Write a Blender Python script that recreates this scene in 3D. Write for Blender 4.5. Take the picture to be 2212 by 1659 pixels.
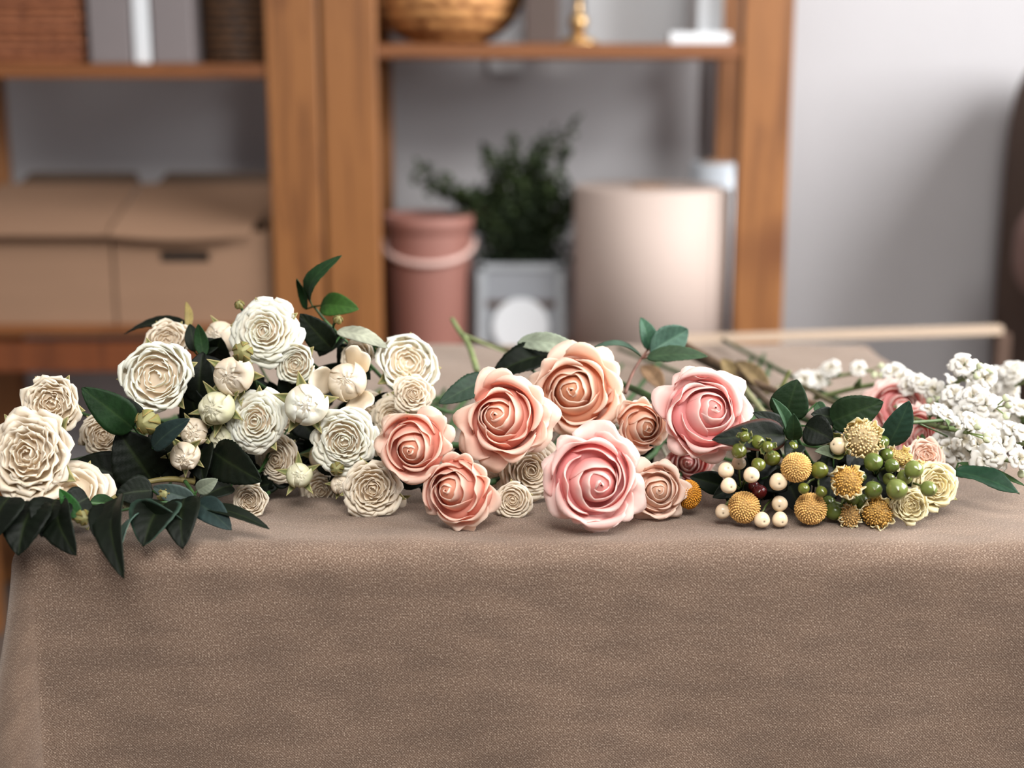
import bpy, math, random
import numpy as np
from mathutils import Vector, Matrix, Quaternion
from math import pi, sin, cos, radians

for o in list(bpy.data.objects):
    bpy.data.objects.remove(o)
SC = bpy.context.scene
COL = SC.collection

# ------------------------------------------------------------------ camera, world, light
FPX = 3072.0
CAMZ, PITCH = 1.08, radians(12.47)
cam_d = bpy.data.cameras.new('camera')
cam = bpy.data.objects.new('camera', cam_d)
COL.objects.link(cam)
cam.location = (0, 0, CAMZ)
cam.rotation_euler = (pi / 2 - PITCH, 0, 0)
cam_d.sensor_width = 36.0
cam_d.lens = 36.0 * FPX / 2212
cam_d.clip_start = 0.05
cam_d.dof.use_dof = True
cam_d.dof.focus_distance = 1.065
cam_d.dof.aperture_fstop = 3.0
cam_d.dof.aperture_blades = 0
SC.camera = cam

world = bpy.data.worlds.new('world')
SC.world = world
world.use_nodes = True
wn = world.node_tree.nodes
wn['Background'].inputs['Color'].default_value = (0.93, 0.95, 1.0, 1)
wn['Background'].inputs['Strength'].default_value = 0.55

def area(name, loc, target, sx, sy, power, color):
    d = bpy.data.lights.new(name, 'AREA')
    d.shape = 'RECTANGLE'; d.size = sx; d.size_y = sy
    d.energy = power; d.color = color
    o = bpy.data.objects.new(name, d)
    COL.objects.link(o)
    o.location = loc
    o.rotation_euler = (Vector(target) - Vector(loc)).to_track_quat('-Z', 'Y').to_euler()
    return o
# daylight entering through the window in the right wall
area('window_daylight', (2.02, 1.15, 1.76), (0.0, 1.3, 0.75), 1.9, 1.3, 104, (1.0, 0.99, 0.985))
# added top light at a made-up, unseen roof opening, brightens the table top
area('added_top_light', (0.25, -0.65, 2.72), (0.1, 0.7, 0.4), 1.5, 1.0, 44, (1.0, 0.985, 0.955)).data.spread = radians(125)

vs = SC.view_settings
vs.view_transform = 'Standard'
vs.look = 'None'
vs.exposure = 0.37
vs.gamma = 1.0
vs.use_curve_mapping = False

# ------------------------------------------------------------------ helpers
def at(px, py, Y):
    """point of the room seen at pixel (px, py) whose world y is Y"""
    x = (px - 1106.0) / FPX; u = -(py - 829.5) / FPX
    d = Vector((x, cos(PITCH) + u * sin(PITCH), -sin(PITCH) + u * cos(PITCH)))
    return Vector((0, 0, CAMZ)) + d * (Y / d.y)

def mpp(Y):
    return Y / cos(PITCH) * 0.985 / FPX       # metres per pixel near the middle rows

def lin(c):
    return tuple(((v / 255.0) / 12.92 if v / 255.0 <= 0.04045 else ((v / 255.0 + 0.055) / 1.055) ** 2.4) for v in c)

def mesh_obj(name, verts, faces, mat, parent=None, cols=None, smooth=True, uv=None):
    me = bpy.data.meshes.new(name)
    if isinstance(verts, np.ndarray): verts = verts.tolist()
    me.from_pydata(verts, [], faces)
    if smooth:
        me.polygons.foreach_set('use_smooth', [True] * len(me.polygons))
    if cols is not None:
        a = me.color_attributes.new('pigment', 'FLOAT_COLOR', 'POINT')
        c = np.ones((len(verts), 4), dtype=np.float32); c[:, :3] = cols
        a.data.foreach_set('color', c.ravel())
    me.update()
    if mat: me.materials.append(mat)
    o = bpy.data.objects.new(name, me)
    COL.objects.link(o)
    if parent: o.parent = parent
    return o

def thing(name, label, cat, loc=(0, 0, 0), rot=None, group=None):
    o = bpy.data.objects.new(name, None)
    o.empty_display_size = 0.02
    COL.objects.link(o)
    o.location = loc
    if rot is not None: o.rotation_euler = rot
    tag(o, label, cat, group)
    return o

def tag(o, label, cat, group=None):
    o['label'] = label; o['category'] = cat
    if group: o['group'] = group
    return o

def struct(o):
    o['kind'] = 'structure'
    return o

class MB:
    """collects shapes into one mesh"""
    def __init__(s): s.v = []; s.f = []; s.c = []; s.n = 0
    def add(s, v, f, c=None):
        v = np.asarray(v, dtype=float)
        s.v.append(v); s.f += [tuple(i + s.n for i in q) for q in f]
        if c is None: c = np.ones((len(v), 3))
        c = np.asarray(c, dtype=float)
        if c.ndim == 1: c = np.tile(c, (len(v), 1))
        s.c.append(c); s.n += len(v)
        return s
    def build(s, name, mat, parent=None, smooth=True, off=None):
        V = np.vstack(s.v)
        if off is not None: V = V - np.array(off)
        return mesh_obj(name, V, s.f, mat, parent, np.vstack(s.c), smooth)
    def xf(s, M):
        A = np.array(M); V = np.vstack(s.v)
        s.v = [V @ A[:3, :3].T + A[:3, 3]]; s.c = [np.vstack(s.c)]
        return s

def box(mb, lo, hi, c=None, bev=0.0):
    x0, y0, z0 = lo; x1, y1, z1 = hi
    if bev <= 0:
        v = [(x, y, z) for x in (x0, x1) for y in (y0, y1) for z in (z0, z1)]
        f = [(0, 1, 3, 2), (4, 6, 7, 5), (0, 4, 5, 1), (2, 3, 7, 6), (0, 2, 6, 4), (1, 5, 7, 3)]
        return mb.add(v, f, c)
    b = bev; v = []; idx = {}
    for i, x in enumerate((x0, x1)):
        for j, y in enumerate((y0, y1)):
            for k, z in enumerate((z0, z1)):
                sx, sy, sz = (1 - 2 * i) * b, (1 - 2 * j) * b, (1 - 2 * k) * b
                for ax in range(3):
                    p = [x + sx, y + sy, z + sz]; p[ax] = (x, y, z)[ax]
                    idx[(i, j, k, ax)] = len(v); v.append(p)
    f = []
    for ax in range(3):
        o1, o2 = [a for a in range(3) if a != ax]
        for s_ in (0, 1):
            q = []
            for (m, n) in ((0, 0), (1, 0), (1, 1), (0, 1)):
                k = [0, 0, 0]; k[ax] = s_; k[o1] = m; k[o2] = n
                q.append(idx[(*k, ax)])
            f.append(tuple(q))
        for m in (0, 1):
            for n in (0, 1):
                q = []
                for (s_, a2) in ((0, o1), (1, o1), (1, o2), (0, o2)):
                    k = [0, 0, 0]; k[ax] = s_; k[o1] = m; k[o2] = n
                    q.append(idx[(*k, a2)])
                f.append(tuple(q))
    for i in (0, 1):
        for j in (0, 1):
            for k in (0, 1):
                f.append((idx[(i, j, k, 0)], idx[(i, j, k, 1)], idx[(i, j, k, 2)]))
    return mb.add(v, f, c)

def lathe(mb, prof, n=48, c=None, center=(0, 0, 0), wob=None):
    v = []; cx, cy, cz = center
    for (r, z) in prof:
        for k in range(n):
            a = 2 * pi * k / n
            rr = r * (wob(a, z) if wob else 1)
            v.append((cx + rr * cos(a), cy + rr * sin(a), cz + z))
    f = []
    for i in range(len(prof) - 1):
        for k in range(n):
            f.append((i * n + k, i * n + (k + 1) % n, (i + 1) * n + (k + 1) % n, (i + 1) * n + k))
    return mb.add(v, f, c)

def tube(mb, pts, r0, r1=None, n=8, c=None):
    pts = [Vector(p) for p in pts]
    if r1 is None: r1 = r0
    v = []; m = len(pts)
    ref = Vector((0.13, 0.2, 1)).normalized()
    for i, p in enumerate(pts):
        t = (pts[min(i + 1, m - 1)] - pts[max(i - 1, 0)]).normalized()
        a = t.cross(ref)
        if a.length < 1e-3: a = t.cross(Vector((1, 0, 0)))
        a.normalize(); b = t.cross(a)
        r = r0 + (r1 - r0) * i / (m - 1)
        for k in range(n):
            q = 2 * pi * k / n
            v.append(p + a * (r * cos(q)) + b * (r * sin(q)))
    f = [(i * n + k, i * n + (k + 1) % n, (i + 1) * n + (k + 1) % n, (i + 1) * n + k) for i in range(m - 1) for k in range(n)]
    f.append(tuple(range(n - 1, -1, -1))); f.append(tuple((m - 1) * n + k for k in range(n)))
    return mb.add([tuple(q) for q in v], f, c)

def crom(P, n):
    """smooth curve through control points"""
    P = np.asarray(P, dtype=float); m = len(P) - 1
    E = np.vstack([2 * P[0] - P[1], P, 2 * P[-1] - P[-2]])
    t = np.linspace(0, m, n); i = np.minimum(t.astype(int), m - 1); u = (t - i)[:, None]
    a, b, c, d = E[i], E[i + 1], E[i + 2], E[i + 3]
    return 0.5 * ((2 * b) + (-a + c) * u + (2 * a - 5 * b + 4 * c - d) * u ** 2 + (-a + 3 * b - 3 * c + d) * u ** 3)

def surf(mb, P, C, C2=None, th=0.0005):
    """grid surface with real thickness. P, C shaped (nv, nu, 3)"""
    nv, nu, _ = P.shape
    du = np.gradient(P, axis=1); dv = np.gradient(P, axis=0)
    N = np.cross(du, dv); L = np.linalg.norm(N, axis=2, keepdims=True); N = N / np.maximum(L, 1e-12)
    A = (P + N * th / 2).reshape(-1, 3); B = (P - N * th / 2).reshape(-1, 3)
    if C2 is None: C2 = C
    f = []
    n = nv * nu
    for j in range(nv - 1):
        for i in range(nu - 1):
            a = j * nu + i
            f.append((a, a + 1, a + nu + 1, a + nu)); f.append((n + a, n + a + nu, n + a + nu + 1, n + a + 1))
    bd = [i for i in range(nu)] + [j * nu + nu - 1 for j in range(1, nv)] + [(nv - 1) * nu + i for i in range(nu - 2, -1, -1)] + [j * nu for j in range(nv - 2, 0, -1)]
    for k in range(len(bd)):
        a, b = bd[k], bd[(k + 1) % len(bd)]
        f.append((b, a, n + a, n + b))
    mb.add(np.vstack([A, B]), f, np.vstack([C.reshape(-1, 3), C2.reshape(-1, 3)]))

def sstep(x, a, b):
    t = np.clip((x - a) / (b - a), 0, 1); return t * t * (3 - 2 * t)

# ------------------------------------------------------------------ materials
def new_mat(name):
    m = bpy.data.materials.new(name); m.use_nodes = True
    nt = m.node_tree; b = nt.nodes['Principled BSDF']
    return m, nt, b, nt.nodes, nt.links

def noise_node(nt, scale, detail=4, rough=0.55, vec=None, kind='Object', dist=0.0, stretch=None):
    t = nt.nodes.new('ShaderNodeTexNoise')
    t.inputs['Scale'].default_value = scale; t.inputs['Detail'].default_value = detail
    t.inputs['Roughness'].default_value = rough; t.inputs['Distortion'].default_value = dist
    tc = nt.nodes.new('ShaderNodeTexCoord')
    src = tc.outputs[kind]
    if stretch:
        mp = nt.nodes.new('ShaderNodeMapping'); mp.inputs['Scale'].default_value = stretch
        nt.links.new(src, mp.inputs['Vector']); src = mp.outputs['Vector']
    nt.links.new(src, t.inputs['Vector'])
    return t

def ramp(nt, fac, stops):
    r = nt.nodes.new('ShaderNodeValToRGB')
    e = r.color_ramp.elements
    while len(e) < len(stops): e.new(0.5)
    for k, (p, c) in enumerate(stops):
        e[k].position = p; e[k].color = (*c, 1)
    nt.links.new(fac, r.inputs['Fac'])
    return r

def bump(nt, b, height, strength, dist):
    n = nt.nodes.new('ShaderNodeBump')
    n.inputs['Strength'].default_value = strength; n.inputs['Distance'].default_value = dist
    nt.links.new(height, n.inputs['Height']); nt.links.new(n.outputs['Normal'], b.inputs['Normal'])
    return n

def plain(name, rgb, rough=0.6, var=0.08, scale=8, bmp=0.0, bscale=60, metal=0, stretch=None, spec=0.5):
    m, nt, b, N, L = new_mat(name)
    c = lin(rgb)
    t = noise_node(nt, scale, stretch=stretch)
    r = ramp(nt, t.outputs['Fac'], [(0.3, tuple(v * (1 - var) for v in c)), (0.7, tuple(min(1, v * (1 + var)) for v in c))])
    L.new(r.outputs['Color'], b.inputs['Base Color'])
    b.inputs['Roughness'].default_value = rough; b.inputs['Metallic'].default_value = metal
    b.inputs['Specular IOR Level'].default_value = spec
    if bmp:
        t2 = noise_node(nt, bscale, 5); bump(nt, b, t2.outputs['Fac'], bmp, 0.002)
    return m

def pigment_mat(name, rough, transl, var=0.06, scale=90, bmp=0.15, bscale=220, spec=0.4, sat=1.0, sheen=0.0, stretch=None, bdist=0.0006):
    m, nt, b, N, L = new_mat(name)
    a = N.new('ShaderNodeAttribute'); a.attribute_name = 'pigment'
    t = noise_node(nt, scale, 5, stretch=stretch)
    mr = N.new('ShaderNodeMapRange'); mr.inputs['From Min'].default_value = 0.3; mr.inputs['From Max'].default_value = 0.7
    mr.inputs['To Min'].default_value = 1 - var; mr.inputs['To Max'].default_value = 1 + var * 0.4
    L.new(t.outputs['Fac'], mr.inputs['Value'])
    mx = N.new('ShaderNodeMix'); mx.data_type = 'RGBA'; mx.blend_type = 'MULTIPLY'; mx.inputs[0].default_value = 1
    L.new(a.outputs['Color'], mx.inputs[6]); L.new(mr.outputs['Result'], mx.inputs[7])
    L.new(mx.outputs[2], b.inputs['Base Color'])
    b.inputs['Roughness'].default_value = rough
    b.inputs['Specular IOR Level'].default_value = spec
    t2 = noise_node(nt, bscale, 4, stretch=stretch); bump(nt, b, t2.outputs['Fac'], bmp, bdist)
    if transl > 0:
        tr = N.new('ShaderNodeBsdfTranslucent')
        L.new(mx.outputs[2], tr.inputs['Color'])
        ms = N.new('ShaderNodeMixShader'); ms.inputs['Fac'].default_value = transl
        L.new(b.outputs['BSDF'], ms.inputs[1]); L.new(tr.outputs['BSDF'], ms.inputs[2])
        L.new(ms.outputs['Shader'], N['Material Output'].inputs['Surface'])
    return m

M_PETAL = pigment_mat('petal', 0.5, 0.5, var=0.04, scale=60, bmp=0.25, bscale=160)
M_LEAF = pigment_mat('leaf', 0.55, 0.04, var=0.35, scale=70, bmp=0.5, bscale=260, spec=0.14)
M_STEM = pigment_mat('stem', 0.55, 0.0, var=0.4, scale=120, bmp=0.3, bscale=300)
M_BERRY = pigment_mat('berry', 0.22, 0.0, var=0.12, scale=150, bmp=0.05, bscale=200, spec=0.6)
M_FLORET = pigment_mat('button_flower', 0.75, 0.0, var=0.25, scale=400, bmp=0.2, bscale=900)

def wood(name, light, dark, horiz=False):
    m, nt, b, N, L = new_mat(name)
    st = (1.2, 14, 14) if horiz else (14, 14, 1.2)
    t = noise_node(nt, 2.2, 5, 0.6, dist=0.8, stretch=st)
    r = ramp(nt, t.outputs['Fac'], [(0.3, lin(dark)), (0.52, lin(light)), (0.75, tuple(v * 0.85 for v in lin(light)))])
    k = noise_node(nt, 3.2, 1, 0.4, stretch=(2.0, 2.0, 1.0) if not horiz else (1, 2, 2))
    kr = ramp(nt, k.outputs['Fac'], [(0.24, (0.45, 0.32, 0.25)), (0.34, (1, 1, 1))])
    mx = N.new('ShaderNodeMix'); mx.data_type = 'RGBA'; mx.blend_type = 'MULTIPLY'; mx.inputs[0].default_value = 1
    L.new(r.outputs['Color'], mx.inputs[6]); L.new(kr.outputs['Color'], mx.inputs[7])
    L.new(mx.outputs[2], b.inputs['Base Color'])
    b.inputs['Roughness'].default_value = 0.5
    bump(nt, b, t.outputs['Fac'], 0.15, 0.002)
    return m
M_WOODV = wood('stained_pine', (142, 92, 48), (90, 50, 20))
M_WOODH = wood('stained_pine_board', (126, 76, 38), (88, 48, 20), True)
M_WOODDK = wood('dark_stained_pine', (116, 62, 30), (80, 40, 18))

def linen():
    m, nt, b, N, L = new_mat('linen_cloth')
    uvn = N.new('ShaderNodeUVMap'); uvn.uv_map = 'weave'
    sep = N.new('ShaderNodeSeparateXYZ'); L.new(uvn.outputs['UV'], sep.inputs[0])
    wob = noise_node(nt, 60, 3, kind='UV')
    L.new(uvn.outputs['UV'], wob.inputs['Vector'])
    def thread(axis, amp):
        ad = N.new('ShaderNodeMath'); ad.operation = 'MULTIPLY_ADD'; ad.inputs[1].default_value = amp * .45
        L.new(wob.outputs['Fac'], ad.inputs[0]); L.new(sep.outputs[axis], ad.inputs[2])
        mu = N.new('ShaderNodeMath'); mu.operation = 'MULTIPLY'; mu.inputs[1].default_value = 2 * pi / 0.0021
        L.new(ad.outputs[0], mu.inputs[0])
        sn = N.new('ShaderNodeMath'); sn.operation = 'SINE'; L.new(mu.outputs[0], sn.inputs[0])
        return sn
    s1, s2 = thread('X', 0.004), thread('Y', 0.004)
    pr = N.new('ShaderNodeMath'); pr.operation = 'MULTIPLY'; L.new(s1.outputs[0], pr.inputs[0]); L.new(s2.outputs[0], pr.inputs[1])
    fz = N.new('ShaderNodeTexNoise'); fz.inputs['Scale'].default_value = 850; fz.inputs['Detail'].default_value = 4
    L.new(uvn.outputs['UV'], fz.inputs['Vector'])
    md = N.new('ShaderNodeTexNoise'); md.inputs['Scale'].default_value = 45; md.inputs['Detail'].default_value = 5
    mp = N.new('ShaderNodeMapping'); mp.inputs['Scale'].default_value = (0.45, 1.2, 1)
    L.new(uvn.outputs['UV'], mp.inputs['Vector']); L.new(mp.outputs['Vector'], md.inputs['Vector'])
    # slubs and worn threads of the weave
    cr = ramp(nt, fz.outputs['Fac'], [(0.30, lin((88, 70, 58))), (0.54, lin((115, 95, 81))), (0.68, lin((164, 146, 130)))])
    c2 = ramp(nt, md.outputs['Fac'], [(0.35, (0.84, 0.83, 0.83)), (0.62, (1.04, 1.03, 1.02))])
    mx = N.new('ShaderNodeMix'); mx.data_type = 'RGBA'; mx.blend_type = 'MULTIPLY'; mx.inputs[0].default_value = 1
    L.new(cr.outputs['Color'], mx.inputs[6]); L.new(c2.outputs['Color'], mx.inputs[7])
    pm = N.new('ShaderNodeMapRange'); pm.inputs['From Min'].default_value = -1; pm.inputs['To Min'].default_value = 0.74; pm.inputs['To Max'].default_value = 1.14
    L.new(pr.outputs[0], pm.inputs['Value'])
    m2 = N.new('ShaderNodeMix'); m2.data_type = 'RGBA'; m2.blend_type = 'MULTIPLY'; m2.inputs[0].default_value = 1
    L.new(mx.outputs[2], m2.inputs[6]); L.new(pm.outputs['Result'], m2.inputs[7])
    L.new(m2.outputs[2], b.inputs['Base Color'])
    b.inputs['Roughness'].default_value = 0.9; b.inputs['Specular IOR Level'].default_value = 0.15
    b.inputs['Sheen Weight'].default_value = 0.26; b.inputs['Sheen Tint'].default_value = (1, .90, .80, 1); b.inputs['Sheen Roughness'].default_value = 0.5
    h = N.new('ShaderNodeMath'); h.operation = 'MULTIPLY_ADD'; h.inputs[1].default_value = 0.35
    L.new(pr.outputs[0], h.inputs[0]); L.new(fz.outputs['Fac'], h.inputs[2])
    h2 = N.new('ShaderNodeMath'); h2.operation = 'MULTIPLY_ADD'; h2.inputs[1].default_value = 1.6
    L.new(md.outputs['Fac'], h2.inputs[0]); L.new(h.outputs[0], h2.inputs[2])
    bump(nt, b, h2.outputs[0], 0.5, 0.0009)
    return m
M_LINEN = linen()
M_WALL = plain('plaster_wall', (185, 183, 185), 0.9, 0.03, 3, 0.15, 90)
M_FLOOR = plain('grey_floor', (96, 84, 76), 0.6, 0.1, 3)
M_CEIL = plain('white_ceiling', (225, 225, 225), 0.9, 0.02, 3)
M_CARD = plain('cardboard', (146, 114, 90), 0.8, 0.05, 5, 0.1, 40, stretch=(1, 1, 6))
M_CARDSHADE = plain('shaded_cardboard', (84, 66, 52), 0.8, 0.05, 5)  # cardboard with the shade inside the boxes put into its colour
M_DARK = plain('soil_and_slot_shade', (30, 24, 20), 0.9)
M_WHITE = plain('white_paint', (218, 221, 224), 0.5, 0.02)
M_GREYBOX = plain('grey_card', (120, 112, 112), 0.7, 0.04)
M_BROWNGREY = plain('brown_grey_board', (82, 68, 62), 0.7, 0.05)
M_PINK = plain('pink_terracotta', (146, 99, 88), 0.6, 0.06, 5)
M_PINKL = plain('pale_pink_plastic', (214, 180, 170), 0.5, 0.04, 5)
M_ZINC = plain('grey_washed_wood', (140, 143, 148), 0.6, 0.12, 4, 0.2, 60, stretch=(1, 1, 9))
M_KRAFT = plain('kraft_paper', (186, 168, 158), 0.65, 0.03, 3)
M_WRAP = plain('bubble_wrap', (196, 204, 212), 0.25, 0.10, 30, 0.5, 60)
M_BRASS = plain('aged_brass', (196, 160, 110), 0.3, 0.1, 10, metal=0.8)
M_CHAIR = plain('brown_upholstery', (78, 58, 46), 0.85, 0.1, 10, 0.2, 200)
M_PLANK = plain('pale_wood_plank', (190, 168, 146), 0.6, 0.06, 6, stretch=(1, 8, 8))
M_TABLEWOOD = plain('table_frame_wood', (120, 80, 50), 0.6, 0.1, 6)
M_GLASS, _nt, _b, _N, _L = new_mat('window_glass')
_b.inputs['Base Color'].default_value = (1, 1, 1, 1); _b.inputs['Transmission Weight'].default_value = 1; _b.inputs['Roughness'].default_value = 0; _b.inputs['IOR'].default_value = 1.45

def wicker(name, a, bb, sc=60):
    m, nt, b, N, L = new_mat(name)
    w = N.new('ShaderNodeTexWave'); w.bands_direction = 'Z'; w.inputs['Scale'].default_value = sc * 0.35; w.inputs['Distortion'].default_value = 1.5
    tc = N.new('ShaderNodeTexCoord'); L.new(tc.outputs['Object'], w.inputs['Vector'])
    v = N.new('ShaderNodeTexVoronoi'); v.inputs['Scale'].default_value = sc; L.new(tc.outputs['Object'], v.inputs['Vector'])
    ad = N.new('ShaderNodeMath'); ad.operation = 'MULTIPLY'; L.new(w.outputs['Fac'], ad.inputs[0]); L.new(v.outputs['Distance'], ad.inputs[1])
    r = ramp(nt, ad.outputs[0], [(0.05, lin(bb)), (0.45, lin(a))])
    L.new(r.outputs['Color'], b.inputs['Base Color']); b.inputs['Roughness'].default_value = 0.6
    bump(nt, b, ad.outputs[0], 0.6, 0.004)
    return m
M_WICKER = wicker('red_brown_wicker', (160, 100, 66), (104, 58, 34))
M_WICKERDK = wicker('dark_wicker', (104, 72, 44), (44, 28, 18))
M_WICKERGO = wicker('golden_woven_strips', (232, 172, 108), (112, 60, 28), 42)

# ------------------------------------------------------------------ room shell
WALLY, WX0, WX1, WY0, CEILZ = 3.06, -2.6, 2.0, -2.2, 2.7
def slab(name, lo, hi, mat):
    mb = MB(); box(mb, lo, hi); return struct(mb.build(name, mat, smooth=False))
slab('floor', (WX0, WY0, -0.1), (WX1, WALLY, 0), M_FLOOR)
mb = MB()  # ceiling with an opening made for the added top light
for lo, hi in (((WX0, WY0), (WX1, -1.2)), ((WX0, -.1), (WX1, WALLY)), ((WX0, -1.2), (-.55, -.1)), ((1.05, -1.2), (WX1, -.1))):
    box(mb, (*lo, CEILZ), (*hi, CEILZ + .1))
struct(mb.build('ceiling', M_CEIL, smooth=False))
slab('wall_back', (WX0 - 0.1, WALLY, -0.1), (WX1 + 0.1, WALLY + 0.1, CEILZ + 0.1), M_WALL)
slab('wall_left', (WX0 - 0.1, WY0, -0.1), (WX0, WALLY, CEILZ + 0.1), M_WALL)
def wall_with_hole(name, axis, pos, a0, a1, h0, h1, z0, z1):
    mb = MB()
    def b(u0, u1, w0, w1):
        if axis == 'x': box(mb, (pos, u0, w0), (pos + 0.1, u1, w1))
        else: box(mb, (u0, pos - 0.1, w0), (u1, pos, w1))
    b(a0, h0, -0.1, CEILZ + 0.1); b(h1, a1, -0.1, CEILZ + 0.1); b(h0, h1, -0.1, z0); b(h0, h1, z1, CEILZ + 0.1)
    return struct(mb.build(name, M_WALL, smooth=False))
wall_with_hole('wall_right', 'x', WX1, WY0, WALLY, 0.15, 2.15, 1.05, 2.4)
slab('wall_rear', (WX0, WY0 - .1, -0.1), (WX1, WY0, CEILZ + .1), M_WALL)
def window(name, axis, pos, h0, h1, z0, z1):
    mb = MB(); t = 0.05
    def b(u0, u1, w0, w1):
        if axis == 'x': box(mb, (pos + 0.05, u0, w0), (pos + 0.09, u1, w1))
        else: box(mb, (u0, pos - 0.09, w0), (u1, pos - 0.05, w1))
    b(h0, h0 + t, z0, z1); b(h1 - t, h1, z0, z1); b(h0, h1, z0, z0 + t); b(h0, h1, z1 - t, z1)
    m_ = (h0 + h1) / 2; b(m_ - t / 2, m_ + t / 2, z0, z1)
    return struct(mb.build(name, M_WHITE, smooth=False))
window('window_1', 'x', WX1, 0.15, 2.15, 1.05, 2.4)
mb = MB()  # frame of the made-up roof opening around the added light
for lo, hi in (((-.55, -1.2), (-.5, -.1)), ((1.0, -1.2), (1.05, -.1)), ((-.5, -1.2), (1.0, -1.15)), ((-.5, -.15), (1.0, -.1)), ((.225, -1.15), (.275, -.15))):
    box(mb, (*lo, CEILZ + .03), (*hi, CEILZ + .08))
struct(mb.build('added_roof_frame', M_WHITE, smooth=False))
mb = MB(); box(mb, (WX0, WALLY - 0.015, 0), (WX1, WALLY, 0.09)); struct(mb.build('baseboard_back', M_WHITE, smooth=False))

# ------------------------------------------------------------------ table and linen cloth
TZ = 0.75
YF, YB = 0.955, 1.735
XL = at(4, 1200, YF).x; XR = at(1884, 740, YB).x
tb = thing('work_table', 'wooden work table hidden under the beige linen cloth', 'table', ((XL + XR) / 2, (YF + YB) / 2, 0))
mb = MB(); box(mb, (XL + .012, YF + .012, TZ - 0.03), (XR - .012, YB - .012, TZ - 0.004)); mb.build('tabletop', M_TABLEWOOD, tb, False, off=tb.location)
for sx in (XL + .07, XR - .07):
    for sy in (YF + .07, YB - .07):
        mb = MB(); box(mb, (sx - .025, sy - .025, 0), (sx + .025, sy + .025, TZ - .03)); mb.build('leg', M_TABLEWOOD, tb, False, off=tb.location)

def make_cloth():
    R, D = 0.020, 0.50
    arc = R * pi / 2
    def axis_samples(lo, hi):
        inner = np.linspace(lo + R, hi - R, 120)
        out = np.concatenate([np.linspace(0, arc, 9)[1:], np.linspace(arc, D, 60)[1:]])
        return np.concatenate([(lo + R) - out[::-1], inner, (hi - R) + out])
    xs, ys = axis_samples(XL, XR), axis_samples(YF, YB)
    X, Y = np.meshgrid(xs, ys)
    cx = np.clip(X, XL + R, XR - R); cy = np.clip(Y, YF + R, YB - R)
    ox, oy = X - cx, Y - cy
    d = np.hypot(ox, oy) + 1e-9
    nx, ny = ox / d, oy / d
    ang = np.minimum(d, arc) / R
    h = R * np.sin(ang); drop = R * (1 - np.cos(ang)) + np.maximum(d - arc, 0)
    dd = np.maximum(d - arc, 0)
    # soft folds of the hanging cloth
    fold = dd * (0.020 * np.sin(X * 13 + 1.0) + 0.014 * np.sin(X * 29 + Y * 21 + 2.2) + 0.03) + 0.0010 * np.sin(X * 61 + dd * 40) * np.minimum(dd * 9, 1)
    corner = (np.abs(ox) > 1e-6) & (np.abs(oy) > 1e-6)
    bul = np.where(corner, 0.16 * dd * np.abs(nx * ny) * 2, 0)
    crease = 0.004 * np.exp(-((X - 0.0 - 0.02 * dd) / 0.010) ** 2) * sstep(dd, 0.16, 0.24)
    h2 = h + fold * (dd > 0) + bul - crease
    top = 0.0009 * np.sin(X * 23 + 1) * np.sin(Y * 31) + 0.0007 * np.sin(X * 57 + Y * 44)
    PX, PY, PZ = cx + nx * h2, cy + ny * h2, TZ - drop + top * (d < R) + 0.0
    V = np.stack([PX, PY, PZ], -1).reshape(-1, 3)
    ny_, nx_ = X.shape
    F = [(j * nx_ + i, j * nx_ + i + 1, (j + 1) * nx_ + i + 1, (j + 1) * nx_ + i) for j in range(ny_ - 1) for i in range(nx_ - 1)]
    o = mesh_obj('tablecloth', V, F, M_LINEN)
    uv = o.data.uv_layers.new(name='weave')
    U = np.stack([X, Y], -1).reshape(-1, 2)
    li = np.empty(len(o.data.loops), dtype=np.int32); o.data.loops.foreach_get('vertex_index', li)
    uv.data.foreach_set('uv', U[li].ravel().astype(np.float32))
    return tag(o, 'beige woven linen tablecloth draped over the front table edge', 'tablecloth')
make_cloth()

# ------------------------------------------------------------------ shelving units
SYF, SYB = 2.60, 2.90           # front faces of front and rear posts
def px_x(px, Y, py=400): return at(px, py, Y).x
def px_z(py, Y): return at(1106, py, Y).z
def post(parent, x0, x1, y0, mat=M_WOODV, z1=2.2):
    mb = MB(); box(mb, (x0, y0, 0), (x1, y0 + 0.045, z1), bev=0.003)
    return mb.build('post', mat, parent, False, off=parent.location)
def board(parent, x0, x1, ztop, th=0.026, y0=SYF + 0.004, y1=SYB + 0.03, name='shelf_board'):
    mb = MB(); box(mb, (x0, y0, ztop - th), (x1, y1, ztop), bev=0.002)
    return mb.build(name, M_WOODH, parent, False, off=parent.location)
lx1 = px_x(694, SYF); lx0 = px_x(583, SYF)
wpost = lx1 - lx0
lL = px_x(-85, SYF)
ul = thing('shelving_unit', 'orange stained pine shelving unit at the left holding the cardboard boxes', 'shelf', ((lL + lx1) / 2, SYF + .15, 0))
post(ul, lx0, lx1, SYF); post(ul, lx0, lx1, SYB)
post(ul, lL - wpost, lL, SYF); post(ul, px_x(12, SYB) - wpost, px_x(12, SYB), SYB)
zl_up = px_z(137, SYF); zl_lo = px_z(704, SYF)
board(ul, lL, lx0, zl_up); board(ul, lL, lx0, zl_lo, 0.020); board(ul, lL, lx0, 0.25)
mb = MB(); box(mb, (lL, SYF + .01, px_z(806, SYF)), (lx0, SYF + .04, px_z(742, SYF)), bev=.002); mb.build('rail', M_WOODDK, ul, False, off=ul.location)
rx0 = px_x(703, SYF); rx1 = px_x(818, SYF); qx0 = px_x(1594, SYF); qx1 = px_x(1702, SYF)
ur = thing('shelving_unit', 'orange stained pine shelving unit behind the pink bucket, plant and paper roll', 'shelf', ((rx0 + qx1) / 2, SYF + .15, 0))
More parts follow.
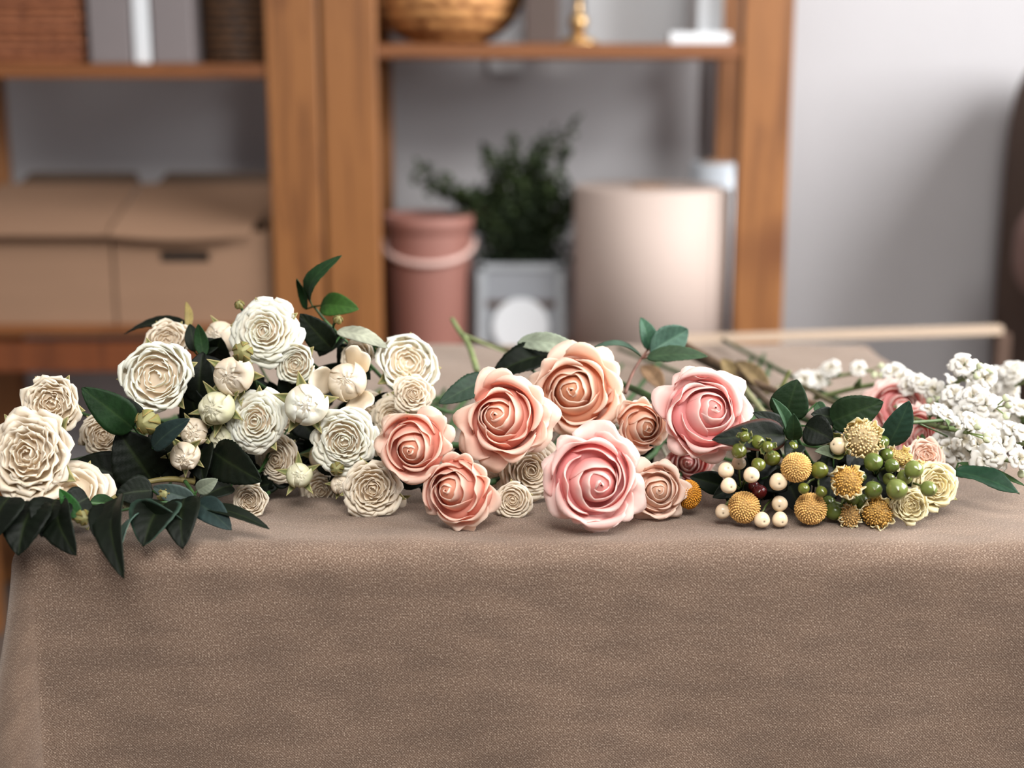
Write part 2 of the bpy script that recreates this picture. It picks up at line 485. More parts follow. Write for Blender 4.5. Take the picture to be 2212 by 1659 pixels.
post(ur, rx0, rx1, SYF); post(ur, rx0, rx1, SYB); post(ur, qx0, qx1, SYF); post(ur, qx0, qx1, SYB)
zr_up = px_z(94, SYF); zr_lo = px_z(800, SYF)
board(ur, rx1, qx0, zr_up); board(ur, rx1, qx0, zr_lo); board(ur, rx1, qx0, 0.2)

# cardboard boxes on the left shelf
def cardboard_box(px0, px1, slot, label):
    Y0 = SYF + 0.02; Y1 = SYB + 0.02
    x0, x1 = px_x(px0, Y0, 600), px_x(px1, Y0, 600)
    zb = zl_lo; zt = px_z(500, Y0)
    t = thing('cardboard_box', label, 'box', ((x0 + x1) / 2, (Y0 + Y1) / 2, zb))
    mb = MB(); k = 0.004
    xs0, xs1, zs0, zs1 = 0, 0, 0, 0
    if slot:
        xs0, xs1 = px_x(345, Y0, 555), px_x(452, Y0, 555); zs0, zs1 = px_z(566, Y0), px_z(543, Y0)
        box(mb, (x0, Y0, zb), (xs0, Y0 + k, zt)); box(mb, (xs1, Y0, zb), (x1, Y0 + k, zt))
        box(mb, (xs0, Y0, zb), (xs1, Y0 + k, zs0)); box(mb, (xs0, Y0, zs1), (xs1, Y0 + k, zt))
    else:
        box(mb, (x0, Y0, zb), (x1, Y0 + k, zt))
    box(mb, (x0, Y1 - k, zb), (x1, Y1, zt + .02)); box(mb, (x0, Y0 + k, zb), (x0 + k, Y1 - k, zt)); box(mb, (x1 - k, Y0 + k, zb), (x1, Y1 - k, zt + 0.015))
    box(mb, (x0 + k, Y0 + k, zb), (x1 - k, Y1 - k, zb + k))
    mb.build('body', M_CARD, t, False, off=t.location)
    if slot:
        mb = MB(); box(mb, (xs0 - .01, Y0 + .012, zs0 - .01), (xs1 + .01, Y0 + .016, zs1 + .01)); mb.build('slot_shade', M_DARK, t, False, off=t.location)  # dark plate behind the slot, painted as the shade inside the box
    # sloping lid: bowed sheet, its front edge overhanging the box
    n = 14; xr = x1 - (0.035 if slot else 0)
    P = np.zeros((8, n, 3))
    for j in range(8):
        v = j / 7
        for i in range(n):
            u = i / (n - 1)
            xa = x0 + (xr - x0) * u; xb = x0 + (x1 - x0) * u
            y = Y0 - 0.035 + (Y1 - 0.03 - Y0) * v
            z = zt - 0.004 + (px_z(392, Y1 - 0.05) - zt) * (v ** 0.9) - (0.008 * sin(pi * u) * (1 - v) if slot else 0)
            P[j, i] = (xa * (1 - v) + xb * v, y, z)
    mb = MB(); C = np.ones((8, n, 3)); surf(mb, P, C, th=0.004); mb.build('lid_flap', M_CARD, t, False, off=t.location)
    mb = MB(); zb0 = P[-1, 0, 2] - .01; zt0 = px_z(374, Y1)  # dark sheet standing in for the shadow inside the open box
    mb.add([(x0 + .01, Y1 - .012, zb0), (x1 - .01, Y1 - .012, zb0), (x1 - .03, Y1 + .02, zt0), (x0 + .03, Y1 + .02, zt0), (x0 + .01, Y1 - .008, zb0), (x1 - .01, Y1 - .008, zb0), (x1 - .03, Y1 + .024, zt0), (x0 + .03, Y1 + .024, zt0)],
           [(0, 1, 2, 3), (7, 6, 5, 4), (0, 4, 5, 1), (1, 5, 6, 2), (2, 6, 7, 3), (3, 7, 4, 0)]); mb.build('inside_shade_flap', M_CARDSHADE, t, False, off=t.location)
    return t
cardboard_box(-78, 243, False, 'brown cardboard box without handle hole at the left end of the shelf')
cardboard_box(249, 585, True, 'brown cardboard box with dark oval handle slot beside the wooden post')

# items on the upper left shelf
def lathe_thing(name, label, cat, loc, prof, mat, part='body', **kw):
    t = thing(name, label, cat, loc)
    mb = MB(); lathe(mb, prof, **kw); mb.build(part, mat, t)
    return t
yS = SYF + 0.13
def basket(pxa, pxb, mat, label, H=0.2, top=1.06):
    xa, xb = px_x(pxa, yS - .08, 100), px_x(pxb, yS - .08, 100); r = (xb - xa) / 2
    t = thing('wicker_basket', label, 'basket', ((xa + xb) / 2, yS + 0.01, zl_up))
    r = min(r, .125)
    prof = [(0, 0.0), (r * .96, 0.0)]
    for k in range(40):
        z = k / 39 * H; prof.append(((r * (1 + (top - 1) * k / 39)) * (1 + 0.012 * (k % 2)), z + .002))
    prof += [(r * top - .008, H), (r * .95, 0.01), (0, .01)]
    mb = MB(); lathe(mb, prof); mb.build('body', mat, t)
    mb = MB(); tube(mb, [(r * top * cos(a), r * top * sin(a), H + .004) for a in np.linspace(0, 2 * pi, 40)], .006); mb.build('rim', mat, t)
    return t
def rect_basket(pxa, pxb, mat, label, H=0.2):
    x0, x1 = px_x(pxa, yS - .08, 100), px_x(pxb, yS - .08, 100)
    t = thing('wicker_basket', label, 'basket', ((x0 + x1) / 2, yS, zl_up))
    w = (x1 - x0) / 2; mb = MB()
    for k in range(18):
        z = k * H / 18; e = .0025 * (k % 2)
        for (a, b) in (((-w - e, -.10 - e), (w + e, -.092 - e)), ((-w - e, .092 + e), (w + e, .10 + e)), ((-w - e, -.1), (-w + .008 - e, .1)), ((w - .008 + e, -.1), (w + e, .1))):
            box(mb, (a[0], a[1], z), (b[0], b[1], z + H / 18 - .001), bev=.002)
    box(mb, (-w + .004, -.095, .001), (w - .004, .095, .006))
    mb.build('body', mat, t, False)
    mb = MB(); box(mb, (-w - .006, -.106, H), (w + .006, -.09, H + .012), bev=.003); box(mb, (-w - .006, .09, H), (w + .006, .106, H + .012), bev=.003); mb.build('rim', mat, t, False)
    return t
rect_basket(-72, 184, M_WICKER, 'red-brown wicker basket at the left end of the upper left shelf')
basket(420, 574, M_WICKERDK, 'round dark wicker basket beside the wooden post on the upper left shelf')
def binder(pxa, pxb, mat, label, z, H=0.26, D=0.2, name='storage_box', y=yS):
    x0, x1 = px_x(pxa, y - D / 2, 80), px_x(pxb, y - D / 2, 80)
    t = thing(name, label, 'box', ((x0 + x1) / 2, y, z)); w = (x1 - x0) / 2
    mb = MB(); box(mb, (-w, -D / 2, 0), (w, D / 2, H - .04), bev=.002); mb.build('body', mat, t, False)
    mb = MB(); box(mb, (-w - .001, -D / 2 - .002, H - .039), (w + .001, D / 2, H), bev=.002); mb.build('lid', mat, t, False)
    return t
binder(192, 282, M_GREYBOX, 'slim grey storage box standing beside the red-brown basket', zl_up)
binder(288, 322, M_WHITE, 'thin white file box standing between the two grey boxes', zl_up)
binder(328, 414, M_BROWNGREY if False else M_GREYBOX, 'darker grey storage box standing left of the round dark basket', zl_up)

# upper right shelf
c = at(975, 60, yS); 
t = thing('woven_bowl', 'large golden woven bowl on the upper right shelf', 'bowl', (px_x(968, yS, 60), yS + .01, zr_up))
prof = [(0, 0), (.05, 0.0), (.085, .012), (.115, .035), (.134, .065), (.142, .10), (.138, .14), (.128, .165), (.12, .165), (.13, .14), (.134, .10), (.125, .065), (.10, .035), (.05, .012), (0, .01)]
pp = crom(prof, 60)
mb = MB(); lathe(mb, [(max(0, a), max(0, b)) for a, b in pp], n=72, wob=lambda a, z: 1 + 0.014 * sin(a * 22 + z * 120) + .010 * sin(a * 17 - z * 150)); mb.build('body', M_WICKERGO, t)
mb = MB(); tube(mb, [(.125 * cos(a), .125 * sin(a), .168) for a in np.linspace(0, 2 * pi, 50)], .006); mb.build('rim', M_WICKERGO, t)
binder(1134, 1208, M_BROWNGREY, 'dark brown-grey upright box beside the candlestick', zr_up)
# candlestick
t = thing('candlestick', 'small turned brass candlestick on the upper right shelf', 'candlestick', (px_x(1249, SYF + .07, 60), SYF + 0.07, zr_up))
mb = MB(); lathe(mb, [(0, 0), (.036, 0), (.038, .003), (.03, .008), (.014, .014), (.010, .02)], 32); mb.build('base', M_BRASS, t)
mb = MB(); lathe(mb, [(.010, .02), (.012, .024), (.017, .034), (.018, .042), (.012, .052), (.006, .06), (.006, .085), (.011, .09), (.006, .096), (.006, .125), (.014, .135), (.014, .14), (0, .14)], 32); mb.build('shaft', M_BRASS, t)
# white pictures behind
def panel(name, label, cat, pxa, pxb, z, H, y, mat, th=.012):
    x0, x1 = px_x(pxa, y, 60), px_x(pxb, y, 60)
    t = thing(name, label, cat, ((x0 + x1) / 2, y, z)); w = (x1 - x0) / 2
    mb = MB(); box(mb, (-w, 0, 0), (w, th, H), bev=.002); mb.build('board', mat, t, False)
    mb = MB(); box(mb, (-w - .001, -.003, H - .012), (w + .001, th + .001, H)); mb.build('top_edge', M_WHITE, t, False)
    return t
panel('canvas', 'blank white canvas leaning behind the brass candlestick', 'canvas', 1262, 1500, zr_up, .3, SYB - .03, M_WHITE)
binder(1506, 1562, M_WHITE, 'bright white narrow box at the right end of the upper shelf', zr_up, y=yS + .04)
t = thing('white_tray', 'low white dish lying at the right end of the upper shelf', 'tray', (px_x(1508, SYF + .05, 80), SYF + .05, zr_up))
mb = MB(); w = px_x(1572, SYF + .05) - px_x(1508, SYF + .05)
box(mb, (-w, -.035, 0), (w, .02, .004)); box(mb, (-w, -.035, .004), (w, -.031, .020), bev=.001); box(mb, (-w, .016, .004), (w, .02, .020), bev=.001); box(mb, (-w, -.031, .004), (-w + .004, .016, .02)); box(mb, (w - .004, -.031, .004), (w, .016, .02))
mb.build('dish', M_WHITE, t, False)
# wall switch plate seen behind the shelf
t = thing('wall_plate', 'white wall plate on the wall just behind the upper shelf', 'switch', (px_x(1092, WALLY - .01, 100), WALLY - .012, px_z(100, WALLY - .01)))
mb = MB(); box(mb, (-.036, -.003, -.055), (.036, .012, .055), bev=.003); mb.build('plate', M_WHITE, t, False)
mb = MB(); box(mb, (-.018, -.008, -.03), (.018, -.002, .03), bev=.002); mb.build('rocker', M_WHITE, t, False)
# pipe on the wall
t = tag(mesh_obj('wall_pipe', [(0, 0, 0)], [], M_WHITE), '', 'pipe'); bpy.data.objects.remove(t)
mb = MB(); xx = px_x(1538, WALLY - .015, 200); tube(mb, [(xx, WALLY - .012, 0), (xx, WALLY - .012, 1.3), (xx, WALLY - .012, CEILZ)], .008, n=12)
o = mb.build('wall_pipe', M_GREYBOX); tag(o, 'thin grey vertical pipe running up the wall beside the rear post', 'pipe')

# lower right shelf: bucket, planter, rolls
yb = SYF + 0.13
bx = px_x(928, yb, 600); br = (px_x(1022, yb, 560) - px_x(834, yb, 560)) / 2
zt_ = px_z(462, yb)
t = thing('bucket', 'dusty pink bucket with pale band handle beside the plant', 'bucket', (bx, yb, zr_lo)); H = zt_ - zr_lo
mb = MB(); lathe(mb, [(0, 0), (br * .84, 0), (br * .86, .004), (br * .97, H - .035), (br * .97, H - .03), (br * 1.02, H - .028), (br * 1.03, H), (br * .98, H), (br * .94, H - .03), (br * .82, .01), (0, .01)], 56); mb.build('body', M_PINK, t)
mb = MB(); pts = []
for a in np.linspace(0, 1, 30):
    q = pi + a * pi; pts.append((br * 1.03 * cos(q), br * 1.05 * sin(q), H - .05 - .035 * sin(a * pi) ** 0.8))
tube(mb, pts, .0055, n=10); mb.build('handle', M_PINKL, t)
# planter
yp = SYF + 0.09
x0, x1 = px_x(1036, yp, 640), px_x(1214, yp, 640); ztp = px_z(571, yp); w = (x1 - x0) / 2; H = ztp - zr_lo
t = thing('potted_boxwood', 'dark green boxwood in a grey square wooden planter with a round white label', 'plant', ((x0 + x1) / 2, yp + w, zr_lo))
mb = MB()
box(mb, (-w, -w, 0), (w, -w + .012, H), bev=.002); box(mb, (-w, w - .012, 0), (w, w, H), bev=.002); box(mb, (-w, -w + .012, 0), (-w + .012, w - .012, H), bev=.002); box(mb, (w - .012, -w + .012, 0), (w, w - .012, H), bev=.002); box(mb, (-w + .012, -w + .012, 0), (w - .012, w - .012, .01))
mb.build('planter', M_ZINC, t, False)
mb = MB(); zb_ = px_z(655, yp) - zr_lo
box(mb, (-w - .003, -w - .004, zb_ - .008), (w + .003, -w - .0002, zb_ + .006)); mb.build('slat_gap', M_BROWNGREY, t, False)
mb = MB(); box(mb, (-w - .004, -w - .005, H - .012), (w + .004, -w, H + .002), bev=.001); box(mb, (-w - .005, -w - .005, 0), (-w + .012, -w, H), bev=.001); box(mb, (w - .012, -w - .005, 0), (w + .005, -w, H), bev=.001); mb.build('planter_trim', plain('pale_grey_wood', (160, 164, 168), 0.6, 0.08, 5), t, False)
mb = MB(); n = 40; rr = .054; zc = px_z(703, yp) - zr_lo
v = [(0, -w - .008, zc)] + [(rr * cos(2 * pi * k / n), -w - .008, zc + rr * sin(2 * pi * k / n)) for k in range(n)] + [(rr * cos(2 * pi * k / n), -w - .0052, zc + rr * sin(2 * pi * k / n)) for k in range(n)]
mb.add(v, [(0, 1 + k, 1 + (k + 1) % n) for k in range(n)] + [(1 + k, 1 + n + k, 1 + n + (k + 1) % n, 1 + (k + 1) % n) for k in range(n)]); mb.build('round_label', M_WHITE, t, False)
mb = MB(); box(mb, (-w + .012, -w + .012, H - .04), (w - .012, w - .012, H - .015)); mb.build('soil', M_DARK, t, False)
rnd = random.Random(5)
G1 = np.array(lin((34, 44, 28))); G2 = np.array(lin((62, 76, 44)))
stems, fol = MB(), MB()
O = t.location
def small_leaf(mb, p, d, L_, W_, col, up=None):
    d = d.normalized(); s = d.cross(Vector((rnd.uniform(-1, 1), rnd.uniform(-1, 1), rnd.uniform(-1, 1)))).normalized(); nn = d.cross(s)
    q = [p, p + d * L_ * .35 + s * W_ * .5, p + d * L_ * .75 + s * W_ * .42, p + d * L_, p + d * L_ * .75 - s * W_ * .42, p + d * L_ * .35 - s * W_ * .5, p + d * L_ * .5 + nn * W_ * .18]
    mb.add([tuple(a) for a in q], [(0, 1, 6), (1, 2, 6), (2, 3, 6), (3, 4, 6), (4, 5, 6), (5, 0, 6)], col)
tips = [(905, 360, 0), (925, 400, 1), (890, 385, .5), (960, 410, 1), (1000, 420, 0), (1050, 330, .3), (1110, 305, .5), (1100, 360, 0), (1190, 290, 1), (1240, 268, 1), (1225, 330, .2), (1150, 350, .4), (1180, 390, .7), (1215, 400, .3), (1255, 425, .2), (1035, 420, .7), (1075, 400, 1), (1130, 400, .1), (1010, 460, .9), (1060, 450, .3), (1180, 450, 1), (1235, 460, .6), (1130, 450, .9), (1160, 320, .8), (1085, 345, .9)]
for i, (tx, ty, dd) in enumerate(tips):
    tip = at(tx, ty, yp + 0.02 + .1 * dd) - O
    base = Vector((rnd.uniform(-.03, .03), rnd.uniform(-.03, .03), H - .02))
    mid = base.lerp(tip, .5) + Vector((rnd.uniform(-.01, .01) - (tip.x) * .12, 0, .02))
    pts = [Vector(q) for q in crom([base, mid, tip], 14)]
    tube(stems, pts, .0022, .0010, 5, lin((70, 60, 40)))
    bush = tx > 950 and ty > 300
    for k in range(4, 14):
        for m_ in range(15 if bush else 9):
            d = Vector((rnd.gauss(0, 1), rnd.gauss(0, 1), rnd.gauss(.6, .8))).normalized()
            p = pts[k] + Vector((rnd.gauss(0, 1), rnd.gauss(0, 1), rnd.gauss(0, 1))) * (.011 if bush and k < 11 else .006)
            f_ = rnd.random()
            small_leaf(fol, p, d, rnd.uniform(.012, .019), rnd.uniform(.007, .011), G1 * (1 - f_) + G2 * f_)
for k in range(2300):
    p = Vector((rnd.gauss(0, .038), rnd.gauss(0, .028), rnd.uniform(H - .005, H + .13)))
    p.x *= 1 + (p.z - H) * 4
    small_leaf(fol, p, Vector((rnd.gauss(0, 1), rnd.gauss(0, 1), rnd.gauss(.5, 1))), rnd.uniform(.012, .018), rnd.uniform(.007, .011), G1)
stems.build('stem', M_STEM, t); fol.build('foliage', M_LEAF, t, False)

def roll(name, label, pxa, pxb, pyt, y, mat, mat_core, wraps):
    x0, x1 = px_x(pxa, y, 600), px_x(pxb, y, 600); r = (x1 - x0) / 2
    zt = px_z(pyt, y)
    t = thing(name, label, 'roll', ((x0 + x1) / 2, y, zr_lo)); H = zt - zr_lo
    mb = MB()
    n = 72
    rad = r
    lathe(mb, [(.035, 0), (rad, 0), (rad, H - .001), (rad - .002, H)] + [(rad - .004 - .006 * k, H - (.002 if k % 2 else 0) - wraps * (k % 3) * .002) for k in range(int((rad - .045) / .006))] + [(.035, H - .002), (.035, 0)], n)
    mb.build('wound_sheet', mat, t)
    mb = MB(); lathe(mb, [(.028, 0), (.034, 0), (.034, H + .002), (.028, H + .002), (.028, 0)], 40); mb.build('core_tube', mat_core, t)
    # free edge of the outer turn
    mb = MB(); a0 = radians(-38)
    P = np.zeros((2, 10, 3))
    for j in range(2):
        for i in range(10):
            a = a0 + i * .05; rr2 = rad + .001 + .0016 * i
            P[j, i] = (rr2 * cos(a), rr2 * sin(a), .001 + j * (H - .002))
    surf(mb, P, np.ones((2, 10, 3)), th=.001); mb.build('loose_edge', mat, t)
    return t
roll('paper_roll', 'thick upright roll of pale kraft paper to the right of the planter', 1238, 1556, 402, SYF + .095, M_KRAFT, M_CARD, 0)
x = px_x(1602, SYB, 600)
t = roll('bubble_wrap_roll', 'upright clear bubble wrap roll behind the kraft paper roll', 1484, 1606, 350, SYF + .235, M_WRAP, M_CARD, 1)

# plank bench and brown chair on the right
yk = 2.28
p0, p1 = at(1440, 742, yk), at(2150, 706, yk)
t = thing('wooden_rail', 'narrow pale wooden rail behind the right end of the table', 'rail', ((p0.x + p1.x) / 2, yk + .11, 0))
mb = MB()
z1 = (p0.z + p1.z) / 2
q0, q1 = at(1440, 730, yk), at(2168, 707, yk)
v = []
for (p, y, dz) in ((q0, yk, 0), (q1, yk, 0), (q1, yk + .022, 0), (q0, yk + .022, 0)):
    v.append((p.x, y, p.z))
for (p, y, dz) in ((q0, yk, 0), (q1, yk, 0), (q1, yk + .022, 0), (q0, yk + .022, 0)):
    v.append((p.x, y, p.z - .011))
mb.add(v, [(0, 1, 2, 3), (7, 6, 5, 4), (0, 4, 5, 1), (1, 5, 6, 2), (2, 6, 7, 3), (3, 7, 4, 0)]); mb.build('seat_plank', M_PLANK, t, False, off=t.location)
for (xx, zz) in ((q0.x + .03, q0.z - .015), (q1.x + .004, q1.z - .012)):
    mb = MB(); box(mb, (xx - .012, yk + .003, 0), (xx + .012, yk + .020, zz), bev=.002); mb.build('leg', M_CHAIR, t, False, off=t.location)

yc = 2.72
cx = px_x(2152, 3.0, 400) + .19
t = thing('armchair', 'dark brown upholstered chair at the right edge of the picture', 'chair', (cx, yc, 0), (0, 0, pi / 2))
mb = MB()
def cushion(mb, lo, hi, e=3.5, n=24):
    c = [(a + b) / 2 for a, b in zip(lo, hi)]; s = [(b - a) / 2 for a, b in zip(lo, hi)]
    U, V = np.meshgrid(np.linspace(-pi, pi, n * 2 + 1), np.linspace(-pi / 2, pi / 2, n + 1))
    f = lambda w: np.sign(w) * np.abs(w) ** (2 / e)
    P = np.stack([c[0] + s[0] * f(np.cos(V)) * f(np.cos(U)), c[1] + s[1] * f(np.cos(V)) * f(np.sin(U)), c[2] + s[2] * f(np.sin(V))], -1)
    m = 2 * n + 1
    mb.add(P.reshape(-1, 3), [(j * m + i, j * m + i + 1, (j + 1) * m + i + 1, (j + 1) * m + i) for j in range(n) for i in range(m - 1)])
zt = px_z(118, 2.95)
cushion(mb, (-.32, .03, .30), (.31, .19, zt), 5); mb.build('backrest', M_CHAIR, t)
mb = MB(); cushion(mb, (-.26, -.38, .36), (.26, .08, .50)); mb.build('seat', M_CHAIR, t)
for s in (-1, 1):
    mb = MB(); cushion(mb, (s * .28 - .04, -.36, .40), (s * .28 + .04, .12, px_z(520, yc))); mb.build('armrest', M_CHAIR, t)
    for yy in (-.33, .1):
        mb = MB(); tube(mb, [(s * .24, yy, 0), (s * .23, yy, .38)], .012, .02); mb.build('leg', M_WOODDK, t)

pc = at(2218, 545, 2.62)  # paler pad for the lit chair arm, its light put into the colour
mb = MB(); cushion(mb, (-.12, .155, -.09), (.10, .265, .09), 2.6); mb.v = [v + np.array([pc.y - yc, 0, pc.z]) for v in mb.v]
o = mb.build('lit_arm_pad', plain('lit_arm_fabric', (132, 104, 96), 0.9, 0.06, 10, 0.2, 150), t); o['label'] = 'paler padded chair arm, the light on it put into the colour'

# ================================================================== FLOWERS
RN = np.random.RandomState
def A3(*c): return np.array(lin(c))
PAL = {
    'white': dict(inner=A3(242, 196, 128), base=A3(245, 220, 176), mid=A3(250, 242, 226), edge=A3(252, 250, 241), out=A3(251, 246, 235)),
    'ivory': dict(inner=A3(222, 186, 136), base=A3(228, 205, 168), mid=A3(241, 228, 206), edge=A3(248, 240, 226), out=A3(244, 234, 216)),
    'greenish': dict(inner=A3(214, 200, 140), base=A3(206, 206, 150), mid=A3(234, 230, 204), edge=A3(244, 240, 222), out=A3(226, 226, 190)),
    'salmon': dict(inner=A3(232, 150, 104), base=A3(248, 142, 118), mid=A3(247, 190, 170), edge=A3(248, 228, 212), out=A3(248, 224, 210)),
    'pink': dict(inner=A3(240, 140, 130), base=A3(250, 146, 146), mid=A3(249, 192, 188), edge=A3(249, 228, 220), out=A3(249, 220, 212)),
    'peach': dict(inner=A3(234, 150, 90), base=A3(246, 166, 118), mid=A3(246, 202, 176), edge=A3(248, 230, 214), out=A3(248, 226, 212)),
    'blush': dict(inner=A3(226, 170, 130), base=A3(238, 190, 160), mid=A3(243, 212, 192), edge=A3(247, 230, 216), out=A3(245, 222, 208)),
    'cream': dict(inner=A3(206, 166, 90), base=A3(232, 212, 150), mid=A3(240, 230, 190), edge=A3(246, 238, 208), out=A3(240, 230, 190)),
}
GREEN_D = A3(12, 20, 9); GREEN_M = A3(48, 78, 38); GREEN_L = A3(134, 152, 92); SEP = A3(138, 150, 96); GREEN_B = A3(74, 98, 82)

def petal(mb, rs, phi, prof, W, pal, layer, spiral=.07, curl=0.0, tip=.16, ruf=.02, point=.0, th=.012, nu=13, nv=13, wbase=.35, notch=0.0, rufk=3, tint=0.0):
    u = np.linspace(-1, 1, nu)[None, :]; v = np.linspace(0, 1, nv)[:, None]
    pr = crom(prof, 60)
    tipshape = 1 - tip * np.abs(u) ** 2.6 - notch * np.exp(-(u / .18) ** 2) * .12
    vv = v * tipshape
    w = wbase + (1 - wbase) * np.sin(np.clip(v / .62, 0, 1) * pi / 2)
    w = w * (1 - .10 * sstep(v, .75, 1))
    th_ = phi + W * u * w + .05 * np.sin(v * 4 + rs.rand() * 6)
    idx = np.clip(vv * 59, 0, 59)
    i0 = np.floor(idx).astype(int); i1 = np.minimum(i0 + 1, 59); fr = idx - i0
    rho = pr[i0, 0] * (1 - fr) + pr[i1, 0] * fr; z = pr[i0, 1] * (1 - fr) + pr[i1, 1] * fr
    rho = rho * (1 + spiral * u)
    c = np.clip((vv - .70) / .30, 0, 1) ** 1.8
    cu = curl * c * (.65 + .5 * np.abs(u) ** 1.3 - point * np.exp(-(u / .3) ** 2))
    rho = rho + cu; z = z - cu * .75 * (0.5 + c)
    p1, p2, p3, p4 = rs.rand(4) * 6.28
    k1 = rufk + rs.rand()
    wv = np.clip(vv, 0, 1) ** 3
    rho = rho + ruf * wv * (np.sin(u * k1 * 1.6 + p1) + .3 * np.sin(u * k1 * 3.3 + p2))
    z = z + ruf * .9 * wv * (np.sin(u * k1 * 2.0 + p3) + .35 * np.sin(u * k1 * 3.9 + p4)) + .35 * ruf * np.clip(vv, 0, 1) * np.sin(v * 7 + p1 + u * 2)
    P = np.stack([rho * np.cos(th_), rho * np.sin(th_), z], -1)
    e = sstep(vv, .25, .95) ; lay = layer
    inner = pal['inner'] * (1 - lay) ** 2 + pal['base'] * (1 - (1 - lay) ** 2)
    C = np.zeros((nv, nu, 3))
    m1 = sstep(vv + 0 * u, .15, .75)[..., None]; m2 = sstep(vv + .12 * np.abs(u), .72, 1.02)[..., None]
    midc = pal['mid'] * (1 - .6 * lay) + pal['out'] * (.6 * lay)
    base = inner * (1 - .75 * lay) + midc * (.75 * lay)
    C = base * (1 - m1) + midc * m1
    C = C * (1 - m2 * .85) + pal['edge'] * m2 * .85
    C = C * (1 + (rs.rand() - .5) * .06)
    if tint: C = C * (1 - tint) + A3(180, 140, 96) * tint
    surf(mb, P, np.clip(C, 0, .93), th=th)

def sepals(mb, rs, R, n=5, reflex=.5, L=1.0, col=SEP):
    for k in range(n):
        a = 2 * pi * k / n + rs.rand() * .4
        nv, nu = 9, 5
        P = np.zeros((nv, nu, 3)); C = np.zeros((nv, nu, 3))
        for j in range(nv):
            v = j / (nv - 1); w = .34 * R * (sin(pi * min(1, v * .9 + .12)) ** .8) * (1 - v * .5) + .004 * R
            rr = R * (.12 + L * (.55 * v + reflex * .35 * v * v)); zz = R * (.02 + L * (.65 - reflex) * v * v * .9 + .1 * v)
            for i in range(nu):
                u = (i / (nu - 1) - .5) * 2
                P[j, i] = (rr * cos(a) - u * w * sin(a), rr * sin(a) + u * w * cos(a), zz + abs(u) * w * .5)
                C[j, i] = col * (1 - .4 * v) + A3(196, 150, 120) * (.4 * v * abs(u))
        surf(mb, P, C, th=.0006)

def flower_frame(px, py, Y, ax, az, roll):
    d = Vector((ax, -1, .30 + az)).normalized()
    q = Vector((0, 0, 1)).rotation_difference(d)
    return d, (q @ Quaternion((0, 0, 1), roll)).to_matrix().to_4x4()

def world_stem(mb, M, pts, r0, r1, col, n=8):
    Mi = M.inverted()
    loc = [Mi @ Vector(p) for p in pts]
    tube(mb, [Vector(q) for q in crom([tuple(p) for p in loc], 16)], r0, r1, n, col)

def place_bloom(name, cat, label, px, py, rpx, Y, ax, az, roll, hc, group):
    """empty at the bloom's base; hc = height of the visual centre along the axis, in radii"""
    R = rpx * mpp(Y) * {'rose': 1.07, 'spray_rose': 1.16, 'cream_rose': 1.1}.get(name, 1.13)
    d, M = flower_frame(px, py, Y, ax, az, roll)
    ctr = at(px, py, Y)
    loc = ctr - d * (hc * R)
    t = thing(name, label, cat, loc, M.to_euler(), group)
    MW = Matrix.Translation(loc) @ M
    return t, R, d, MW, loc

def stem_for(t, MW, loc, d, R, rs, length=.30, col=GREEN_M, r=.0022, drift=0.0):
    z0 = TZ + .006
    p1 = loc - d * .018
    back = loc + Vector((drift * .35 + (rs.rand() - .5) * .03, .11, (z0 - loc.z) * .55))
    end = Vector((loc.x + drift + (rs.rand() - .5) * .05, min(loc.y + length, YB - .03), z0 + .002))
    mid = back.lerp(end, .5); mid.z = max(z0 + .002, mid.z * .8 + z0 * .2)
    mb = MB(); world_stem(mb, MW, [loc + d * .004, p1, back, mid, end], r, r * .9, col)
    return mb.build('stem', M_STEM, t)

